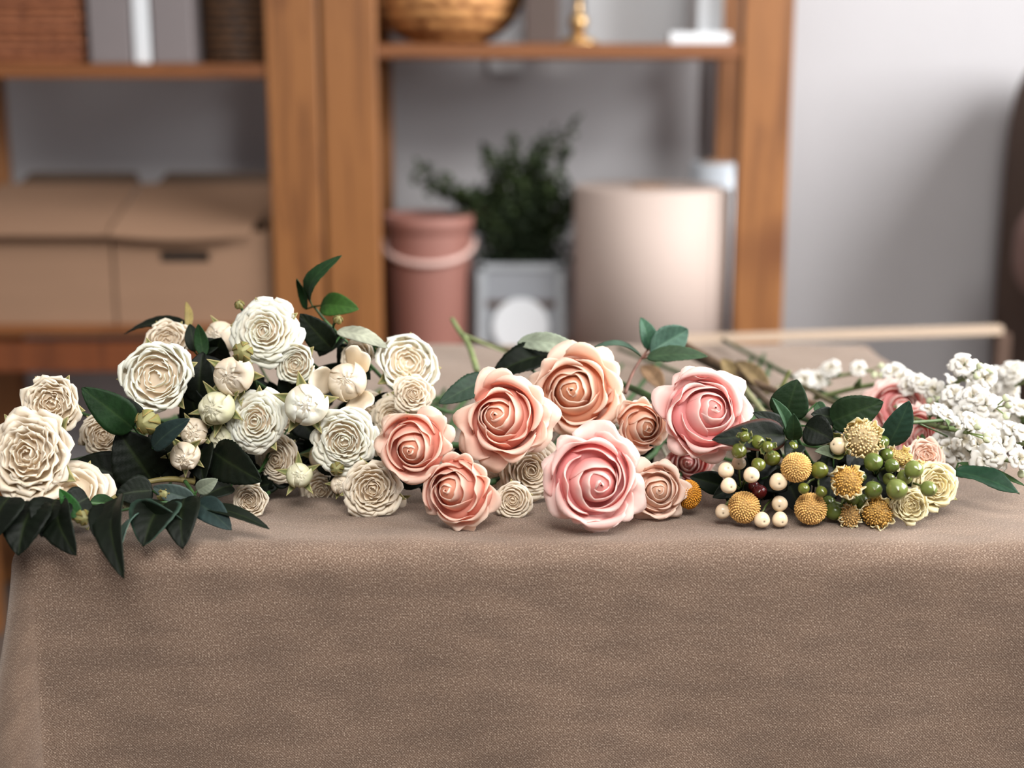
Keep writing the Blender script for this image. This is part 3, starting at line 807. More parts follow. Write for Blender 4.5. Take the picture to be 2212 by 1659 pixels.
def rose_tea(label, px, py, rpx, Y, ax, az, roll, seed, pal, open_=1.0, n_out=6, core=1.0, group='long-stemmed pink roses in the middle of the table', drift=.15, sx=1, name='rose', cat='rose', tall=1.0):
    rs = RN(seed); pal = PAL[pal]
    t, R, d, MW, loc = place_bloom(name, cat, label, px, py, rpx, Y, ax, az, roll, .62 * tall, group)
    def sc(mb): mb.v = [v * R * np.array([1, sx, tall]) for v in mb.v]; return mb
    c = core
    ta = rs.rand() * 6.28; tilt = Quaternion(Vector((cos(ta), sin(ta), 0)), radians(6 + 8 * rs.rand()))
    TQ = np.array(tilt.to_matrix())
    mb = MB(); n = 9
    egg = [(0, .2), (.30 * c, .3), (.40 * c, .55), (.30 * c, .80), (.14 * c, .98), (0.02, 1.04)]
    for k in range(n):                       # tight pointed heart
        s = k / (n - 1)
        rb = (.13 + .45 * s) * c; rt = (.02 + .40 * s ** 1.1) * c; zt = 1.12 - .20 * s
        prof = [(.03, .1), (rb * .9, .32), (rb, .54), (rt * .35 + rb * .65, .54 + (zt - .54) * .55), (rt, zt)]
        petal(mb, rs, k * 2.25 + rs.rand() * .5, prof, (1.8 - .35 * s), pal, .02 + .22 * s, spiral=.12, curl=.015 + .05 * s, tip=.16 + .12 * s, ruf=.006 + .010 * s, point=.4, th=.016, nu=21)
    lathe(mb, [(max(0, a_), b_) for a_, b_ in crom(egg, 12)], 16, pal['mid'] * .5 + pal['inner'] * .5)
    lathe(mb, [(.30 * c, .42), (.50 * c, .56), (.60 * c, .58), (.70 * c, .50), (.74 * c, .36)], 24, pal['mid'] * .5 + pal['base'] * .5)
    mb.v = [v @ TQ.T for v in mb.v]
    sc(mb).build('heart', M_PETAL, t)
    n = 5
    ph0 = rs.rand() * 6
    for k in range(n):                       # wrapping petals
        s = k / (n - 1); mb = MB()
        rb = (.56 + .16 * s) * c; rt = (.47 + .36 * s * open_) * c; zt = .97 - .10 * s + .06 * (rs.rand() - .5)
        prof = [(.05, .04), (rb * .88, .22), (rb * 1.04, .48), (rb * .55 + rt * .45, .76), (rt, zt)]
        petal(mb, rs, ph0 + k * 2.4 + rs.rand() * .4, prof, 1.32 - .12 * s, pal, .28 + .25 * s, spiral=.13, curl=.10 + .12 * s, tip=.20, ruf=.022, point=.7, th=.013, nu=19)
        sc(mb).build('petal', M_PETAL, t)
    ph0 = rs.rand() * 6
    for k in range(n_out):                   # open guard petals
        s = k / max(1, n_out - 1); mb = MB()
        big = .94 + .16 * rs.rand()
        rt = (.86 + .22 * s * open_) * big; zt = .84 - .44 * s * open_ + .08 * (rs.rand() - .5)
        prof = [(.06, 0), (.52, .12), (.72, .34), (.82, .56 - .12 * s), (rt, zt)]
        petal(mb, rs, ph0 + k * 2.2 + rs.rand() * .4, prof, .88 + .26 * rs.rand(), pal, .65 + .35 * s, spiral=.08, curl=.12 + .16 * rs.rand(), tip=.18 + .08 * rs.rand(), ruf=.05 + .03 * rs.rand(), point=.3 + .5 * rs.rand(), th=.010, nu=21, nv=16, notch=rs.rand() * 1.2, rufk=2 + 2 * rs.rand())
        sc(mb).build('petal', M_PETAL, t)
    mb = MB(); sepals(mb, rs, R, reflex=.6, L=.8, col=GREEN_M * 1.3); lathe(mb, [(0, -.16 * R), (.10 * R, -.12 * R), (.14 * R, -.02 * R), (.1 * R, .05 * R)], 12, GREEN_M); mb.build('calyx', M_LEAF, t)
    stem_for(t, MW, loc, d, R, rs, .5, drift=drift, r=.0027)
    return t

def rose_rosette(label, px, py, rpx, Y, ax, az, roll, seed, pal, n=44, depth=.55, dome=.0, sx=1.0, ruf=.02, group='white spray roses heaped at the left', cup=0.0, tint=0, drift=.05, length=.3, name='spray_rose', cat='rose', dens=1.0):
    rs = RN(seed); pal = PAL[pal]
    t, R, d, MW, loc = place_bloom(name, cat, label, px, py, rpx, Y, ax, az, roll, .5 + dome * .3, group)
    def sc(mb): mb.v = [v * R * np.array([1, sx, 1]) for v in mb.v]; return mb
    core = MB()
    nout = 11
    for k in range(n):
        s = ((k + .5) / n) ** (.72 * dens)
        rt = .05 + .93 * s
        lean = s ** 1.3
        zt = .72 + .05 * sin(s * 2.6) - (.36 - cup * .36) * s ** 1.8 + dome * .25 * (1 - s) + .05 * (rs.rand() - .5)
        if cup: rt *= (1 - .12 * cup)
        inw = .06 * (1 - s)
        rb = rt * (.80 + cup * .25) + .04 * (1 - s)
        zb = zt - (.30 - .06 * s)
        prof = [(.04, .05), (rb * .62, max(.06, zb - .22)), (rb * .93, zb + .03), (rb * .35 + rt * .62, zb + .60 * (zt - zb) + .02), (rt - inw, zt)]
        W = (.64 + .28 * rs.rand() if s < .45 else .66 + .18 * rs.rand()) * min(1.5, (50 / n) ** .45)
        if s < .25: W = 1.1 + .3 * rs.rand()
        phi = k * 2.39996 + rs.rand() * .5
        kw = dict(spiral=.10 * (1 if rs.rand() < .8 else -1), curl=.03 + .10 * s, tip=.09 + .07 * rs.rand(), ruf=ruf * (.5 + s) * .75, point=.25, th=.013, nu=11, nv=10, wbase=.5, notch=rs.rand())
        if k < n - nout:
            petal(core, rs, phi, prof, W, pal, s * .7, **kw)
        else:
            mb = MB(); kw['tint'] = tint * rs.rand(); petal(mb, rs, phi, prof, W + .06, pal, s, **kw); sc(mb).build('petal', M_PETAL, t)
    fz_ = lambda q: .72 + .05 * sin(q * 2.6) - (.36 - cup * .36) * q ** 1.8 + dome * .25 * (1 - q) - .17 - .05 * q
    lathe(core, [(0, .06), (.35, .10), (.62 * (1 - .1 * cup), .22 + .1 * cup)] + [(.80 * q * (1 - .12 * cup), fz_(q)) for q in (1.0, .8, .6, .4, .2)] + [(0, fz_(0))], 20, pal['mid'] * .7 + pal['inner'] * .3)
    sc(core).build('rosette', M_PETAL, t)
    mb = MB(); sepals(mb, rs, R, reflex=.42, L=1.35); lathe(mb, [(0, -.14 * R), (.12 * R, -.1 * R), (.16 * R, .0), (.1 * R, .06 * R)], 12, SEP); mb.build('calyx', M_LEAF, t)
    stem_for(t, MW, loc, d, R, rs, length, drift=drift, r=.0018)
    return t

def rose_bud(label, px, py, rpx, Y, ax, az, roll, seed, pal, openness=.3, n=11, loose=0, sep=1.0, tall=1.0, group='white spray rosebuds among the open roses', drift=.05, length=.28, name='rosebud', ruf=.02, sx=1.0, redtip=0):
    rs = RN(seed); pl = PAL[pal]
    t, R, d, MW, loc = place_bloom(name, 'rosebud', label, px, py, rpx, Y, ax, az, roll, .85 * tall, group)
    def sc(mb): mb.v = [v * R * np.array([1, sx, tall]) for v in mb.v]; return mb
    core = MB()
    for k in range(n):
        s = (k + .5) / n
        rb = .30 + .68 * s; rt = (.03 + .55 * s * openness * 1.3)
        zt = 1.72 - .12 * s - .25 * openness * s
        prof = [(.08, .04), (rb * .82, .30), (rb, .86 - .05 * s), (rb * .78 + rt * .1, 1.34), (rt, zt)]
        ph = k * 2.39996 + rs.rand() * .4
        kw = dict(spiral=.06, curl=.03 + .06 * s * openness, tip=.20 + .1 * rs.rand(), ruf=ruf * (1 + s), point=.3, th=.016, nu=13, nv=13, wbase=.45, notch=rs.rand() * 1.3)
        if k < n - 4: petal(core, rs, ph, prof, 1.05 + .2 * rs.rand(), pl, .45 + .35 * s, **kw)
        else:
            mb = MB(); petal(mb, rs, ph, prof, .92 + .2 * rs.rand(), pl, .8, **kw); sc(mb).build('petal', M_PETAL, t)
    lathe(core, [(max(0, a_), b_) for a_, b_ in crom([(0, .1), (.6, .3), (.86, .9), (.55, 1.38), (0, 1.62)], 16)], 20, pl['mid'])
    sc(core).build('petal_ball', M_PETAL, t)
    for k in range(loose):                   # spread guard petals around the ball
        mb = MB(); ph = rs.rand() * .6 + k * 2 * pi / loose
        prof = [(.08, .02), (.7, .12), (1.1, .5), (1.35, .95), (1.55, 1.35)]
        petal(mb, rs, ph, prof, .58, pl, .8, curl=.12, tip=.22, ruf=.07, th=.016, wbase=.4); sc(mb).build('petal', M_PETAL, t)
    mb = MB(); sepals(mb, rs, R, reflex=.30, L=2.0 * sep, col=SEP if not redtip else A3(150, 120, 84)); lathe(mb, [(0, -.35 * R), (.16 * R, -.28 * R), (.26 * R, -.08 * R), (.2 * R, .08 * R)], 12, SEP); mb.build('calyx', M_LEAF, t)
    stem_for(t, MW, loc, d, R, rs, length, drift=drift, r=.0014)
    return t

def green_bud(label, px, py, rpx, Y, ax, az, roll, seed, group='small closed green buds'):
    rs = RN(seed)
    t, R, d, MW, loc = place_bloom('rosebud', 'rosebud', label, px, py, rpx, Y, ax, az, roll, .8, group)
    mb = MB(); lathe(mb, [(max(0, a), b) for a, b in crom([(0, -.1), (.5, .05), (.95, .6), (.85, 1.1), (.4, 1.6), (0, 1.85)], 16)], 20, A3(176, 172, 120), wob=lambda a, z: 1 + .04 * cos(5 * a)); mb.v = [v * R for v in mb.v]; mb.build('bud', M_PETAL, t)
    mb = MB()
    for k in range(5):
        a = 2 * pi * k / 5; nv, nu = 10, 5; P = np.zeros((nv, nu, 3)); C = np.zeros((nv, nu, 3))
        pr = crom([(.3, -.1), (.98, .5), (1.02, .9), (.75, 1.4), (.5, 1.9)], nv)
        for j in range(nv):
            v = j / (nv - 1); w = .52 * sin(pi * (v * .85 + .12)) ** .8 * (1 - .4 * v)
            for i in range(nu):
                u = i / (nu - 1) * 2 - 1
                P[j, i] = (pr[j, 0] * cos(a + u * w), pr[j, 0] * sin(a + u * w), pr[j, 1]); C[j, i] = A3(120, 124, 70) * (1 - v * .3) + A3(150, 70, 50) * (.5 * abs(u) * v)
        surf(mb, P * R, C, th=.0005)
    mb.build('sepals', M_LEAF, t)
    stem_for(t, MW, loc, d, R, rs, .2, r=.0012)
    return t

# ---- leaves
def leaf(mb, b, tip, width, bend=.15, roll=0.0, fold=.25, ser=.0, col=GREEN_D, back=None, normal=(0, -1, .35), shape=1.0, twist=0.0, wave=.0, seed=0, hook=0.0, edge=None):
    rs = RN(seed + 11)
    b = Vector(b); tip = Vector(tip); ax = tip - b; L = ax.length; ax.normalize()
    n = Vector(normal); n = (n - ax * n.dot(ax))
    if n.length < 1e-4: n = ax.orthogonal()
    n.normalize(); n = Quaternion(ax, roll) @ n; s = ax.cross(n)
    nv, nu = (34 if ser else 22), 13
    uu = np.linspace(-1, 1, nu); uu = np.sign(uu) * np.abs(uu) ** 1.35
    P = np.zeros((nv, nu, 3)); C = np.zeros((nv, nu, 3)); C2 = np.zeros((nv, nu, 3))
    bk = np.array(back) if back is not None else col * 1.5 + A3(60, 74, 56) * .35
    p1 = rs.rand() * 6
    for j in range(nv):
        v = j / (nv - 1)
        w = (sin(pi * v ** (.86 * shape)) ** .66) * (1 - .16 * v) if 0 < v < 1 else 0.0
        w = max(w, .015) * width * .56
        tw = twist * (v - .3)
        sv = Vector(s) * cos(tw) + Vector(n) * sin(tw); nn = Vector(n) * cos(tw) - Vector(s) * sin(tw)
        c = b + ax * (L * v) + Vector(n) * (L * bend * (sin(pi * v)) + L * hook * v * v * v)
        for i in range(nu):
            u = uu[i]; e = 1.0
            if ser and abs(u) > .9: e = 1 + ser * (((v * 15) % 1.0) - .5)
            off = abs(u) * w
            vein = .012 * width * sin(v * 42 - abs(u) * 9) * min(1, abs(u) * 3)
            h = fold * off + wave * width * sin(v * 9 + p1 + u) * u * u + vein
            q = c + sv * (u * w * e) + nn * h + ax * (abs(u) * w * -.12)
            P[j, i] = q
            mr = math.exp(-(u / .07) ** 2)
            cc = col * (1 + .25 * sin(v * 42 - abs(u) * 9) * .4) * (1 - mr * .5) + (col * 1.3 + A3(120, 140, 80) * .10) * mr * .5
            if edge is not None and abs(u) > .85: cc = cc * .5 + edge * .5
            C[j, i] = cc; C2[j, i] = bk
    surf(mb, P, C, C2, th=.0005)

def sprig(name, label, cat, stem_pts, leaves, group=None, stemcol=GREEN_M, r=.0016, extra=None):
    """stem_pts: list of (px,py,Y); leaves: list of dict(b=(px,py,Y), t=(px,py,Y), w=px, ...)"""
    sp = [at(*p) for p in stem_pts]
    t = thing(name, label, cat, sp[0], None, group)
    O = np.array(sp[0])
    mb = MB(); tube(mb, [Vector(q) for q in crom([tuple(p) for p in sp], 6 * len(sp))], r, r * .6, 7, stemcol); mb.build('stem', M_STEM, t, off=O)
    for k, lf in enumerate(leaves):
        kw = dict(lf); b = at(*kw.pop('b')); tp = at(*kw.pop('t')); w = kw.pop('w') * mpp(lf['b'][2])
        mb = MB(); leaf(mb, b, tp, w, seed=k * 7 + int(lf['b'][0]), **kw)
        # short stalk joining leaf and stem
        j = min(sp, key=lambda p: (p - b).length)
        if (j - b).length > .002: tube(mb, [j, b.lerp(j, .5), b], .0008, .0007, 6, stemcol)
        mb.build('leaf', M_LEAF, t, off=O)
    return t

# ---------- white spray roses (px, py, radius px, depth, facing x, facing up, roll)
rose_rosette('large open white rose at the top of the heap', 572, 716, 66, 1.10, -.10, .05, .3, 1, 'white', n=58, ruf=.022)
rose_rosette('open white rose low left of centre, slightly oval with loose heart', 552, 910, 65, 1.055, -.08, -.02, 1.2, 2, 'white', n=54, sx=.88, ruf=.022)
rose_rosette('half-open cupped white rose left of the salmon rose, facing down', 743, 952, 67, 1.05, .02, -.22, 2.0, 3, 'white', n=50, cup=.45, ruf=.035)
rose_rosette('ruffled creamy white rose resting on the cloth below the salmon rose', 806, 1056, 62, 1.03, .05, -.10, .7, 4, 'ivory', n=44, cup=.35, ruf=.045, sx=.95)
rose_rosette('creamy white rose tilted right, upper end of the white heap', 880, 788, 64, 1.12, .35, .25, 2.6, 5, 'white', n=26, cup=.9, ruf=.05)
rose_rosette('small yellowish white rose just above the salmon rose', 893, 852, 40, 1.085, .15, .05, .4, 6, 'ivory', n=34, ruf=.05)
rose_rosette('pale rose tucked behind the salmon rose, upper left', 848, 900, 44, 1.10, -.2, 0, 1.4, 7, 'ivory', n=40)
rose_rosette('shaded rose under the oval white rose, swirled heart turned left', 598, 992, 50, 1.07, -.45, -.10, .2, 8, 'ivory', n=42, cup=.3)
rose_rosette('cream rose lying on the cloth at lower left of the heap', 540, 1082, 36, 1.03, -.2, -.1, .9, 9, 'ivory', n=30, cup=.4, ruf=.05)
rose_rosette('dim shaded rose at the bottom of the white heap', 694, 1060, 46, 1.08, 0, -.15, 2.4, 10, 'ivory', n=38, cup=.2, ruf=.04)
rose_rosette('narrow white rose at the right shoulder of the top rose', 640, 786, 44, 1.095, -.25, -.15, .5, 11, 'white', n=30, cup=.8, ruf=.03, sx=.9)
rose_rosette('shaded ivory rose low behind the ruffled rose', 745, 1030, 40, 1.09, 0, 0, 1.5, 12, 'ivory', n=30)
rose_rosette('full cream rose between the two lower pink roses', 1146, 1016, 64, 1.06, .22, -.05, .3, 13, 'ivory', n=56, group='cream roses between the pink ones', drift=.1)
rose_rosette('small cream rose resting on the cloth between two pink roses', 1108, 1080, 38, 1.025, -.15, -.08, 1.3, 14, 'ivory', n=34, cup=.4, group='cream roses between the pink ones')
for k, (px_, py_, r_, lab_) in enumerate([(622, 905, 44, 'half hidden ivory rose between the oval rose and the plump bud'),
        (800, 880, 36, 'hidden rose between the round bud and the half-open rose'), 
        (838, 985, 40, 'ivory rose squeezed behind the salmon rose, lower left'), (770, 770, 34, 'small ivory rose above the bud with spread petals'), (878, 1078, 36, 'shaded cream rose on the cloth behind the small pink rose')]):
    rose_rosette(lab_, px_, py_, r_, 1.125, (k % 3 - 1) * .25, (k % 2) * .2 - .1, k * .7, 60 + k, 'ivory', n=26, cup=.4, ruf=.04)
# buds
rose_bud('round white bud with long spread guard petals, above the heap centre', 748, 824, 42, 1.075, .02, .02, .9, 21, 'ivory', .2, loose=3, sep=.6, ruf=.03)
rose_bud('plump white bud in the centre, tipped with pink', 660, 873, 46, 1.045, .15, -.08, .3, 22, 'white', .35, ruf=.04)
rose_bud('round white bud directly below left of the top rose', 502, 812, 43, 1.06, -.1, -.12, 1.0, 23, 'ivory', .3, ruf=.04)
rose_bud('green-tinged white bud at the left rim of the heap', 466, 882, 38, 1.05, -.2, -.15, .4, 24, 'greenish', .35, ruf=.05, sep=1.1)
rose_bud('small shaded bud under the green-tinged bud', 480, 948, 28, 1.06, .1, -.3, .4, 25, 'greenish', .35, ruf=.04)
rose_bud('closed ivory bud behind the left side of the top rose', 476, 728, 36, 1.14, -.3, .1, .4, 26, 'ivory', .2)
rose_bud('greenish bud with leafy sepals low in the heap', 645, 1026, 28, 1.04, .1, .0, .4, 27, 'greenish', .25, sep=1.2)
rose_bud('dark shaded bud right of the lower shaded rose', 698, 985, 32, 1.085, 0, 0, .4, 28, 'ivory', .3)
rose_bud('tiny ivory bud low right in the white heap', 735, 1046, 22, 1.05, 0, 0, .4, 29, 'ivory', .3)
rose_bud('cream bud half hidden beneath the salmon rose', 850, 1085, 26, 1.06, .1, 0, .4, 30, 'ivory', .3)
rose_bud('small shaded bud under the cream roses, between pink roses', 1065, 1030, 24, 1.07, .1, 0, .4, 31, 'ivory', .3, group='cream roses between the pink ones')
green_bud('tiny green and red closed bud on the lower left of the top rose', 524, 760, 19, 1.03, .1, .0, .2, 41)
green_bud('tiny closed bud above the top rose, left side', 517, 658, 9, 1.12, -.1, .6, .2, 42)
green_bud('little dark green bud under the half-open rose', 728, 1012, 13, 1.045, 0, -.1, .2, 43)
green_bud('small closed bud in the leaves right of the top rose', 730, 690, 9, 1.13, .3, .6, .2, 44)

# left soft group
rose_rosette('big white peony-like rose left of the heap', 340, 814, 74, 1.06, .05, 0, .4, 51, 'white', n=30, cup=.95, ruf=.05, group='white garden roses at the far left', dens=.8)
rose_rosette('white garden rose upper one of the two at the far left', 112, 872, 59, 1.04, .05, .02, .8, 52, 'ivory', n=34, cup=.6, ruf=.07, group='white garden roses at the far left')
rose_rosette('large white garden rose cut by the left picture edge', 62, 985, 98, 1.0, -.05, .22, 1.8, 53, 'ivory', n=46, cup=.35, ruf=.06, sx=.85, group='white garden roses at the far left')
rose_rosette('grey-white rose behind the peony-like rose', 362, 738, 46, 1.13, .1, .25, .8, 54, 'ivory', n=24, cup=.7, ruf=.07, group='white garden roses at the far left')
rose_rosette('shaded rose behind the dark leaves at the left', 222, 942, 46, 1.07, .2, -.1, .8, 55, 'ivory', n=30, cup=.6, ruf=.06, group='white garden roses at the far left')
rose_bud('pale bud beside the green-tinged bud, left dark gap', 398, 985, 32, 1.03, .2, -.3, .8, 56, 'ivory', .4, ruf=.07, group='white garden roses at the far left')
rose_bud('pale loose bud above the long dark leaf stem', 418, 935, 30, 1.05, .1, -.1, 1.8, 57, 'ivory', .5, ruf=.07, group='white garden roses at the far left')
rose_rosette('fallen pale rose with drooping petals under the far left roses', 160, 1068, 72, 1.0, .15, .45, 1.1, 58, 'ivory', n=16, cup=.2, ruf=.04, group='white garden roses at the far left', dens=.6)

# ---------- pink roses
rose_tea('salmon rose with spiral heart turned left, leftmost of the pink roses', 893, 960, 74, 1.02, -.22, -.05, 2.8, 101, 'salmon', core=1.12)
rose_tea('pale pink rose with round spiral heart and wide outer petals', 1088, 905, 92, 1.035, -.02, .02, .6, 102, 'salmon', core=.98, n_out=7)
rose_tea('peach-hearted rose at the top of the pink group', 1243, 850, 94, 1.09, -.04, -.12, 1.2, 103, 'peach', core=1.0, n_out=7)
rose_tea('small half-closed pink rose resting on the cloth, facing left', 985, 1062, 78, 1.0, -.34, -.10, 3.0, 104, 'salmon', core=1.15, open_=.6, tall=1.1)
rose_tea('largest pink rose, lowest of the pink group, on the cloth', 1282, 1034, 101, .99, .10, -.04, .2, 105, 'pink', core=1.08, n_out=7)
rose_tea('wide open pink rose at the right end of the pink group', 1519, 896, 91, 1.04, .10, .0, 2.2, 106, 'pink', core=1.1, n_out=7)
rose_tea('small peach rose half hidden left of the wide open rose', 1385, 918, 56, 1.075, .15, -.18, .3, 107, 'peach', core=1.15, n_out=5, open_=.6)
rose_tea('small blush rose on the cloth right of the largest rose', 1418, 1062, 60, 1.02, -.08, -.12, .8, 108, 'blush', core=1.1, n_out=6)
rose_tea('pink rose lying beneath the wide open rose', 1490, 1000, 52, 1.10, .1, -.1, .8, 109, 'pink', core=1.0, n_out=5)
rose_tea('blurred pink rose behind the berries and leaves', 1940, 880, 62, 1.20, -.2, .1, .8, 110, 'pink', core=1.0, n_out=6, group='soft pink roses behind the berries', drift=-.1)
rose_tea('blurred pink rose under the white stock flowers', 1985, 935, 58, 1.14, .3, .05, 1.8, 111, 'pink', core=1.0, n_out=6, group='soft pink roses behind the berries', drift=-.2)
rose_rosette('open cream flower at the right end of the berry cluster', 2022, 1050, 52, 1.02, .15, .02, .8, 112, 'cream', n=20, cup=.3, ruf=.07, name='cream_rose', group='cream flowers beside the berries', drift=-.2)
rose_rosette('crumpled cream flower resting on the cloth beside the berries', 1966, 1092, 40, 1.0, .0, .0, 1.8, 113, 'cream', n=22, cup=.5, ruf=.09, name='cream_rose', group='cream flowers beside the berries', drift=-.2)
rose_rosette('pale blush cream flower above the green berries', 2000, 985, 42, 1.06, .15, .2, .3, 114, 'blush', n=24, cup=.3, ruf=.07, name='cream_rose', group='cream flowers beside the berries', drift=-.2)

# ---------- button flowers
def button_flower(label, px, py, rpx, Y, col, seed, sx=1.0, ragged=0.0, stem_to=None, sy=1.0, bumps=420):
    if py > 1080: Y += .020
    rs = RN(seed); R = rpx * mpp(Y) * 1.03; c = at(px, py, Y)
    t = thing('button_flower', label, 'flower', c, None, 'round golden button flowers among the berries')
    mb = MB(); n = 28; U, V = np.meshgrid(np.linspace(0, 2 * pi, n + 1)[:-1], np.linspace(0, pi, 16))
    P = np.stack([np.sin(V) * np.cos(U) * R * .93, np.sin(V) * np.sin(U) * R * .93, np.cos(V) * R * .93], -1).reshape(-1, 3)
    F = [(j * n + i, j * n + (i + 1) % n, (j + 1) * n + (i + 1) % n, (j + 1) * n + i) for j in range(15) for i in range(n)]
    mb.add(P, F, col * .5)  # darker core, shade between the bumps put into its colour
    for k in range(bumps):
        z = 1 - 2 * (k + .5) / bumps; a = k * 2.39996; s = math.sqrt(1 - z * z)
        d = np.array([s * cos(a), -z * 1.0, s * sin(a)])
        jit = 1 + (rs.rand() - .5) * (.05 + ragged * .35)
        r = R * 1.62 / math.sqrt(bumps) * (1 + (rs.rand() - .5) * .25)
        cc = d * R * .93 * jit
        q1 = np.cross(d, [0.3, .1, .9]); q1 /= np.linalg.norm(q1); q2 = np.cross(d, q1)
        vs_ = [cc + d * r * 1.5]
        for m_ in range(6): vs_.append(cc + d * r * 1.15 + (q1 * cos(m_ * pi / 3) + q2 * sin(m_ * pi / 3)) * r * .58)
        for m_ in range(6): vs_.append(cc - d * r * .1 + (q1 * cos(m_ * pi / 3) + q2 * sin(m_ * pi / 3)) * r * .8)
        f = [(0, 1 + m_, 1 + (m_ + 1) % 6) for m_ in range(6)] + [(1 + m_, 7 + m_, 7 + (m_ + 1) % 6, 1 + (m_ + 1) % 6) for m_ in range(6)]
        mb.add(vs_, f, col * (1 + (rs.rand() - .5) * .25))
    mb.v = [v * np.array([sx, 1, sy]) for v in mb.v]
    mb.build('flower_head', M_FLORET, t)
    if ragged > .4:
        for k in range(5):
            m2 = MB(); a = k * 1.3 + rs.rand(); pr = [(.3 * R, -.6 * R), (1.0 * R, -.2 * R), (1.12 * R, .3 * R), (1.05 * R, .7 * R)]
            petal(m2, rs, a, pr, .5, PAL['cream'], .8, th=.0005, ruf=.0018, curl=.0008)
            A = np.array(Vector((0, 0, 1)).rotation_difference(Vector((0, -1, .3))).to_matrix())
            m2.v = [v @ A.T for v in m2.v]
            m2.build('petal', M_PETAL, t)
    e = at(*stem_to) if stem_to else Vector((c.x + (rs.rand() - .5) * .05, min(c.y + .3, YB - .05), TZ + .006))
    mid = c.lerp(e, .5) + Vector((0, 0, -.3 * (c.z - e.z) if not stem_to else 0))
    mb = MB(); tube(mb, [Vector(q) - c for q in crom([tuple(c + (e - c).normalized() * R * .8), tuple(mid), tuple(e)], 12)], .0016, .0014, 8, A3(150, 146, 128)); mb.build('stem', M_STEM, t)
    return t
Y1_ = A3(226, 180, 108); Y2_ = A3(212, 164, 84); Y3_ = A3(226, 198, 146)
button_flower('golden button flower in the front left, among the white berries', 1607, 1096, 34, .985, Y1_, 1)
button_flower('golden button flower at the upper middle of the berries', 1720, 1010, 32, 1.0, Y1_, 2)
button_flower('golden button flower in front middle, resting on the cloth', 1751, 1099, 34, .985, Y1_, 3)
button_flower('dark ochre button flower between blush rose and berries', 1488, 1068, 31, 1.03, A3(206, 140, 40), 4, sx=.85)
button_flower('ragged golden button flower in the middle of green berries', 1829, 1040, 32, .995, Y2_, 5, ragged=.8, sx=.95)
button_flower('pale ragged button flower, topmost, under the dark leaf', 1862, 948, 38, 1.03, Y3_, 6, ragged=.9)
button_flower('ragged golden button flower on the cloth at the right', 1895, 1107, 31, .985, Y2_ * .95, 7, ragged=.7)
button_flower('small brown elongated button flower on the cloth', 1834, 1116, 21, .985, A3(190, 150, 90), 8, ragged=.5, sy=1.25, bumps=200)
button_flower('flattened ragged button flower above the green berries', 1938, 987, 24, 1.04, A3(214, 180, 110), 9, ragged=.9, sy=.6, sx=1.2, bumps=220)
button_flower('pale crumbly button flower next to the cream flower', 1985, 1022, 25, 1.035, A3(216, 186, 120), 10, ragged=1.0, bumps=220)

# ---------- berries
def berry_mesh(mb, c, R, axis, col, tipcol, kind, rs):
    n, m = 24, 18
    U, V = np.meshgrid(np.linspace(0, 2 * pi, n + 1)[:-1], np.linspace(0.0, pi, m))
    if kind == 'green':
        rad = np.sin(V) * (1 + .03 * np.cos(3 * U)) ; z = np.cos(V) * 1.12 + .10 * np.exp(-(V / .18) ** 2)
    else:
        rad = np.sin(V) * (1 + .03 * np.cos(3 * U + 1)) ; z = np.cos(V) * .94 - .10 * np.exp(-(V / .25) ** 2)
    P = np.stack([rad * np.cos(U), rad * np.sin(U), z], -1) * R
    q = Vector((0, 0, 1)).rotation_difference(Vector(axis).normalized()).to_matrix()
    P = P.reshape(-1, 3) @ np.array(q).T + np.array(c)
    k = np.exp(-(V / (.10 if kind == 'white' else .12)) ** 2).reshape(-1, 1)
    low = sstep(V, 1.7, 3.0).reshape(-1, 1)
    C = col * (1 - k) + tipcol * k
    C = C * (1 - .25 * low) + A3(150, 140, 90) * .25 * low
    mb.add(P, [(j * n + i, (j + 1) * n + i, (j + 1) * n + (i + 1) % n, j * n + (i + 1) % n) for j in range(m - 1) for i in range(n)], C)

